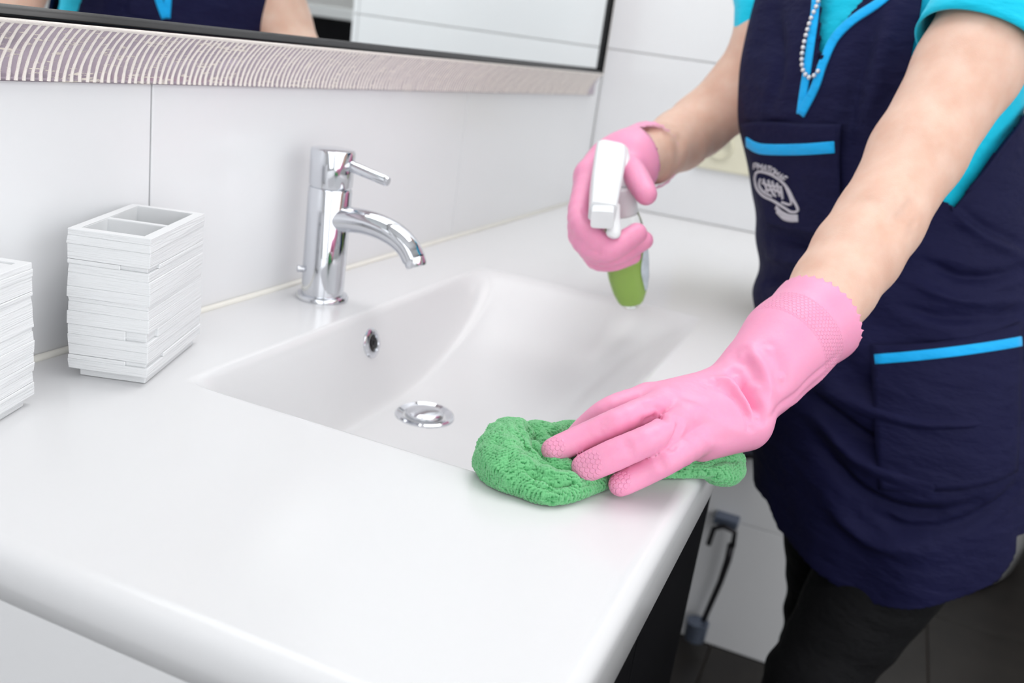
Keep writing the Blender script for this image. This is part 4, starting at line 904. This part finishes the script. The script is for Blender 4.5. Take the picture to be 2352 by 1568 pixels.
# ============================================================ green microfibre cloth
def rag():
    f = Field((-.36, -.58, -.03), (-.10, -.36, .050), 0.00065)
    def ch(pts, rs, k=.005, flat=None):
        p = catmull([PZ(*q) for q in pts], 4); r = np.interp(np.linspace(0, len(rs) - 1, len(p)), range(len(rs)), rs)
        for i in range(len(p) - 1): f.cone(p[i], p[i + 1], r[i], r[i + 1], k, flat=flat)
    ch([(1185, 1000, .014), (1150, 1028, .014), (1150, 1065, .012), (1190, 1098, .010)], [.0125, .0155, .0150, .0110])
    ch([(1165, 1000, .020), (1205, 1030, .016), (1250, 1068, .012), (1310, 1092, .009)], [.010, .0085, .0080, .0085], .003)
    ch([(1180, 1095, .008), (1235, 1125, .007), (1285, 1132, .006), (1350, 1110, .006), (1420, 1080, .006)], [.0095, .0085, .0075, .008, .008], .003)
    ch([(1190, 1060, .012), (1240, 1098, .010), (1310, 1112, .010)], [.009, .0085, .008], .002)
    ch([(1215, 1000, .008), (1250, 1008, .011), (1300, 1000, .010), (1360, 990, .008)], [.010, .0105, .0095, .009], .003)
    ch([(1250, 1010, .012), (1262, 1040, .010), (1310, 1065, .006)], [.007, .007, .008], .003)
    ch([(1260, 1050, .006), (1330, 1050, .007), (1420, 1045, .008), (1500, 1040, .008), (1580, 1040, .008)], [.010, .014, .0155, .0155, .014], .006, flat=((0, 0, 1), 1.5))
    ch([(1330, 1075, .010), (1400, 1060, .012), (1480, 1040, .014)], [.008, .008, .008], .004)
    ch([(1480, 1075, .004), (1560, 1072, .005), (1630, 1068, .006), (1680, 1065, .004)], [.010, .0105, .0110, .0095], .006, flat=((0, 0, 1), 1.7))
    ch([(1560, 1060, .008), (1620, 1050, .010), (1690, 1052, .006)], [.008, .0085, .0060], .005)
    ch([(1640, 1085, .003), (1675, 1090, .000), (1698, 1078, -.002)], [.0075, .0065, .0045], .004)
    i0, i1 = np.zeros(3, int), f.n; X, Y, Z = f.grid(i0, i1)
    f.a = np.where(Y > -.502, np.maximum(f.a, .0011 - Z), f.a)
    # sink into the basin edge is not needed: the rim lies under the left lobe
    me, V, Q = f.mesh('rag'); smooth_mesh(me, 3)
    crease(me, [([(1205, 1078), (1235, 1094), (1280, 1112), (1330, 1112)], .0022, .0060), ([(1215, 990), (1228, 1020), (1250, 1048), (1268, 1062)], .0026, .0055), ([(1175, 985), (1200, 1015), (1238, 1052)], .0030, -.0030),
        ([(1130, 1000), (1165, 1040), (1175, 1085)], .0045, .0022), ([(1115, 1060), (1150, 1085), (1190, 1120)], .0035, -.0016), ([(1200, 1100), (1250, 1122), (1300, 1130), (1370, 1105)], .0016, .0018), ([(1190, 1045), (1225, 1075), (1290, 1096)], .0030, -.0028), ([(1262, 990), (1275, 1005), (1300, 1008)], .003, .003),
        ([(1620, 1075), (1660, 1060), (1700, 1055)], .003, .0022), ([(1275, 1100), (1330, 1092), (1390, 1085)], .0025, .002)])
    V = verts(me); N = norms(me)
    lump = np.sin(V[:, 0] * 210 + 2 * np.sin(V[:, 1] * 160)) * np.sin(V[:, 1] * 230 + V[:, 2] * 150 + 1.5 * np.sin(V[:, 0] * 130))
    V = V + N * (lump * .0011 * sm(.002, .006, V[:, 2]))[:, None]; setverts(me, V); N = norms(me)
    # tufted loops: jittered lattice of small caps, in rows
    c_, s_ = math.cos(.62), math.sin(.62); Wp = np.stack([V[:, 0] * c_ + V[:, 1] * s_, -V[:, 0] * s_ + V[:, 1] * c_, V[:, 2]], 1)
    Wp = Wp + 0.004 * np.sin(Wp[:, [1, 2, 0]] * 55 + 1.3)
    cell = np.array([.00190, .00135, .00155]); G_ = Wp / cell; b = np.floor(G_).astype(int); best = np.full(len(V), 9.0)
    for i in (-1, 0, 1):
        for j in (-1, 0, 1):
            for k in (-1, 0, 1):
                q = b + [i, j, k]; h = (q[:, 0] * 73856093) ^ (q[:, 1] * 19349663) ^ (q[:, 2] * 83492791)
                r1 = ((h * 2654435761) & 0xFFFF) / 65535.0; r2 = ((h * 40503 + 12345) & 0xFFFF) / 65535.0; r3 = ((h * 69069 + 5) & 0xFFFF) / 65535.0
                p = q + .5 + .55 * (np.stack([r1 * .6 + .2, r2, r3], 1) - .5); d = np.sqrt((((G_ - p) * cell) ** 2).sum(1)) / .00100; best = np.minimum(best, d)
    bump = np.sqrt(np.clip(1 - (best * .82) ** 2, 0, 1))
    keepz = sm(.0005, .002, V[:, 2]) + (V[:, 1] < -.5) * 1.0
    V = V + N * ((bump * .0017 - .0007) * np.clip(keepz, 0, 1))[:, None]; V[:, 2] = np.where(V[:, 1] > -.5, np.maximum(V[:, 2], .0006), V[:, 2]); setverts(me, V)
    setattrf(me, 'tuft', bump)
    return me
def rag_mat():
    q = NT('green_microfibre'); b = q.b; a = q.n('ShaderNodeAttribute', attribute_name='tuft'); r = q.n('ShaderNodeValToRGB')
    r.color_ramp.elements[0].color = (0.025, 0.27, 0.07, 1); r.color_ramp.elements[1].color = (0.19, 0.58, 0.25, 1); q.l(a.outputs['Fac'], r.inputs[0]);  # shade between tufts put into the colour: gaps darker, tops lighter
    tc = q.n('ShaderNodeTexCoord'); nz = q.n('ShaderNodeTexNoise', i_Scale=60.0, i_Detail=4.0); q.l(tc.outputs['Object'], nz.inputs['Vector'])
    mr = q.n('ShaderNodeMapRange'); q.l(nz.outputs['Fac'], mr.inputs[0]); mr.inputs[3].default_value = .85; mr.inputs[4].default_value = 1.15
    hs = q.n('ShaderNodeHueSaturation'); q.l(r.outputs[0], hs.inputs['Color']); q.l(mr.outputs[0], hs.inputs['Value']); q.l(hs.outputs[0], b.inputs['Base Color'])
    n2 = q.n('ShaderNodeTexNoise', i_Scale=2500.0, i_Detail=2.0); q.l(tc.outputs['Object'], n2.inputs['Vector']); bp = q.n('ShaderNodeBump'); bp.inputs['Distance'].default_value = .0003; q.l(n2.outputs['Fac'], bp.inputs['Height']); q.l(bp.outputs[0], b.inputs['Normal'])
    b.inputs['Roughness'].default_value = .9; b.inputs['Sheen Weight'].default_value = .4; b.inputs['Specular IOR Level'].default_value = .2
    return q.m
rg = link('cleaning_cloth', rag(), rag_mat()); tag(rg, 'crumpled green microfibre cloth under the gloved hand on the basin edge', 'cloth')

# ============================================================ spray bottle
def spray():
    bt = P(1427, 455, 1.030); bb = P(1450, 702, 1.085); ax = bb - bt; Lb = np.linalg.norm(ax); ax /= Lb
    t = empty('spray_bottle', bb); tag(t, 'clear spray bottle of green liquid with a white trigger head', 'spray bottle')
    to = lambda p: p - bb
    side = RGT - ax * (RGT @ ax); side /= np.linalg.norm(side); fr_ = np.cross(side, ax)
    if fr_ @ FWD > 0: fr_ = -fr_
    # nozzle direction, from the head towards the camera and left/down
    glass = NT('clear_plastic'); g = glass.b; g.inputs['Base Color'].default_value = (.97, .98, .98, 1); g.inputs['Transmission Weight'].default_value = 1; g.inputs['Roughness'].default_value = .03; g.inputs['IOR'].default_value = 1.35
    tcg = glass.n('ShaderNodeTexCoord'); ng = glass.n('ShaderNodeTexNoise', i_Scale=25.0); glass.l(tcg.outputs['Object'], ng.inputs['Vector']); bg = glass.n('ShaderNodeBump'); bg.inputs['Distance'].default_value = .0004; glass.l(ng.outputs['Fac'], bg.inputs['Height']); glass.l(bg.outputs[0], g.inputs['Normal'])
    liq = NT('green_liquid'); l = liq.b; l.inputs['Base Color'].default_value = (.60, .88, .22, 1); l.inputs['Transmission Weight'].default_value = .25; l.inputs['Roughness'].default_value = .25; l.inputs['IOR'].default_value = 1.1
    tl_ = liq.n('ShaderNodeTexCoord'); nl = liq.n('ShaderNodeTexNoise', i_Scale=12.0); liq.l(tl_.outputs['Object'], nl.inputs['Vector']); ml = liq.n('ShaderNodeMapRange'); liq.l(nl.outputs['Fac'], ml.inputs[0]); ml.inputs[3].default_value = .92; ml.inputs[4].default_value = 1.08; hl = liq.n('ShaderNodeHueSaturation'); hl.inputs['Color'].default_value = (.60, .88, .22, 1); liq.l(ml.outputs[0], hl.inputs['Value']); liq.l(hl.outputs[0], l.inputs['Base Color'])
    white = mat('white_plastic', (.84, .86, .87, 1), .3, noise=(30, .01))
    prof_ = [(0.0, .0135, .0135), (.06, .0135, .0135), (.10, .016, .0155), (.22, .0205, .018), (.38, .0235, .020), (.55, .0245, .0205), (.72, .0230, .0195), (.86, .0195, .0170), (.95, .0150, .0140), (1.0, .0095, .0095)]
    def shell(s0, s1, dr, nm, n=40, m=40, capt=True):
        V = []; Fc = []
        for i in range(m + 1):
            s = s0 + (s1 - s0) * i / m; a_ = np.interp(s, [q[0] for q in prof_], [q[1] for q in prof_]) + dr; b_ = np.interp(s, [q[0] for q in prof_], [q[2] for q in prof_]) + dr
            c = bt + ax * Lb * s
            for k in range(n):
                th = 2 * PI * k / n; V.append(to(c + side * a_ * math.cos(th) + fr_ * b_ * math.sin(th)))
        for i in range(m):
            for k in range(n): Fc.append((i * n + k, i * n + (k + 1) % n, (i + 1) * n + (k + 1) % n, (i + 1) * n + k))
        Fc.append(tuple(range(n))[::-1]); Fc.append(tuple(m * n + k for k in range(n)))
        me = pyd(nm, V, Fc); bm = bmesh.new(); bm.from_mesh(me); bmesh.ops.recalc_face_normals(bm, faces=bm.faces); bm.to_mesh(me); bm.free(); return me
    bo_ = link('bottle', shell(0.02, 1.0, 0, 'bottle'), glass.m, t); 
    lq = link('liquid', shell(.47, .965, -.0014, 'liquid'), liq.m, bo_)
    # label on the right-hand side
    V = []; Fc = []; m_, n_ = 16, 12
    for i in range(m_ + 1):
        for k in range(n_ + 1):
            s = .42 + .42 * i / m_; wob = .35 * math.sin(PI * i / m_); th = -.35 + (.45 + wob + .55) * k / n_; a_ = np.interp(s, [q[0] for q in prof_], [q[1] for q in prof_]) + .0005; b_ = np.interp(s, [q[0] for q in prof_], [q[2] for q in prof_]) + .0005
            V.append(to(bt + ax * Lb * s + side * a_ * math.cos(th) + fr_ * b_ * math.sin(th)))
    for i in range(m_):
        for k in range(n_): Fc.append((i * (n_ + 1) + k, i * (n_ + 1) + k + 1, (i + 1) * (n_ + 1) + k + 1, (i + 1) * (n_ + 1) + k))
    link('label', pyd('label', V, Fc), mat('pale_label', srgb(205, 215, 222), .4, noise=(120, .12)), bo_)
    link('collar', autosharp(sweep('collar', [to(bt - ax * .014), to(bt - ax * .012), to(bt + ax * .016), to(bt + ax * .018)], [.0150, .0165, .0172, .0160], 40)), white, t)
    # head: hooded shroud from back top to nozzle
    hp = [P(1404, 341, 1.045), P(1402, 350, 1.040), P(1398, 385, 1.018), P(1391, 430, .985), P(1385, 478, .955), P(1384, 488, .950)]
    upv = -ax
    link('head', autosharp(sweep('head', [to(p) for p in hp], [(.0135, .010), (.0168, .0135), (.0172, .0150), (.0160, .0145), (.0140, .0128), (.0138, .0125)], 32, up=(CAM - hp[2]) / np.linalg.norm(CAM - hp[2]), sq=.35), 40), white, t)
    hb = [P(1422, 352, 1.05), P(1426, 400, 1.04), P(1428, 445, 1.030)]
    link('head_body', autosharp(sweep('hb', [to(p) for p in hb], [(.010, .014), (.0125, .019), (.0135, .0150)], 32, up=FWD, sq=.6)), white, t)
    nz_ = [P(1384, 489, .9500), P(1383, 505, .9400)]
    link('nozzle', autosharp(sweep('nz', [to(p) for p in nz_], [(.0120, .0105), (.0115, .0100)], 32, up=(CAM - hp[2]) / np.linalg.norm(CAM - hp[2]), sq=.3), 40), white, t)
    tg = catmull([P(1408, 470, .985), P(1408, 500, .972), P(1410, 528, .962), P(1405, 545, .957)], 6)
    link('trigger', autosharp(sweep('tg', [to(p) for p in tg], [(.0075, .004)] * (len(tg) - 3) + [(.007, .0038), (.006, .0032), (.004, .002)], 20, up=FWD)), white, t)
    st = P(1413, 418, .997)
    link('head_sticker', box_mesh('st', -.0, .0, 0, 0, 0, 0) if False else pyd('st', [to(st + RGT * a * .0030 + DWN * b * .010 + FWD * 0.002) for a, b in ((-.6, -1), (.3, -.6), (.6, 1), (-.4, .7))], [(0, 1, 2, 3)]), mat('green_red_sticker', srgb(120, 160, 110), .4, noise=(300, .5)), t, False)
    return t
spray()
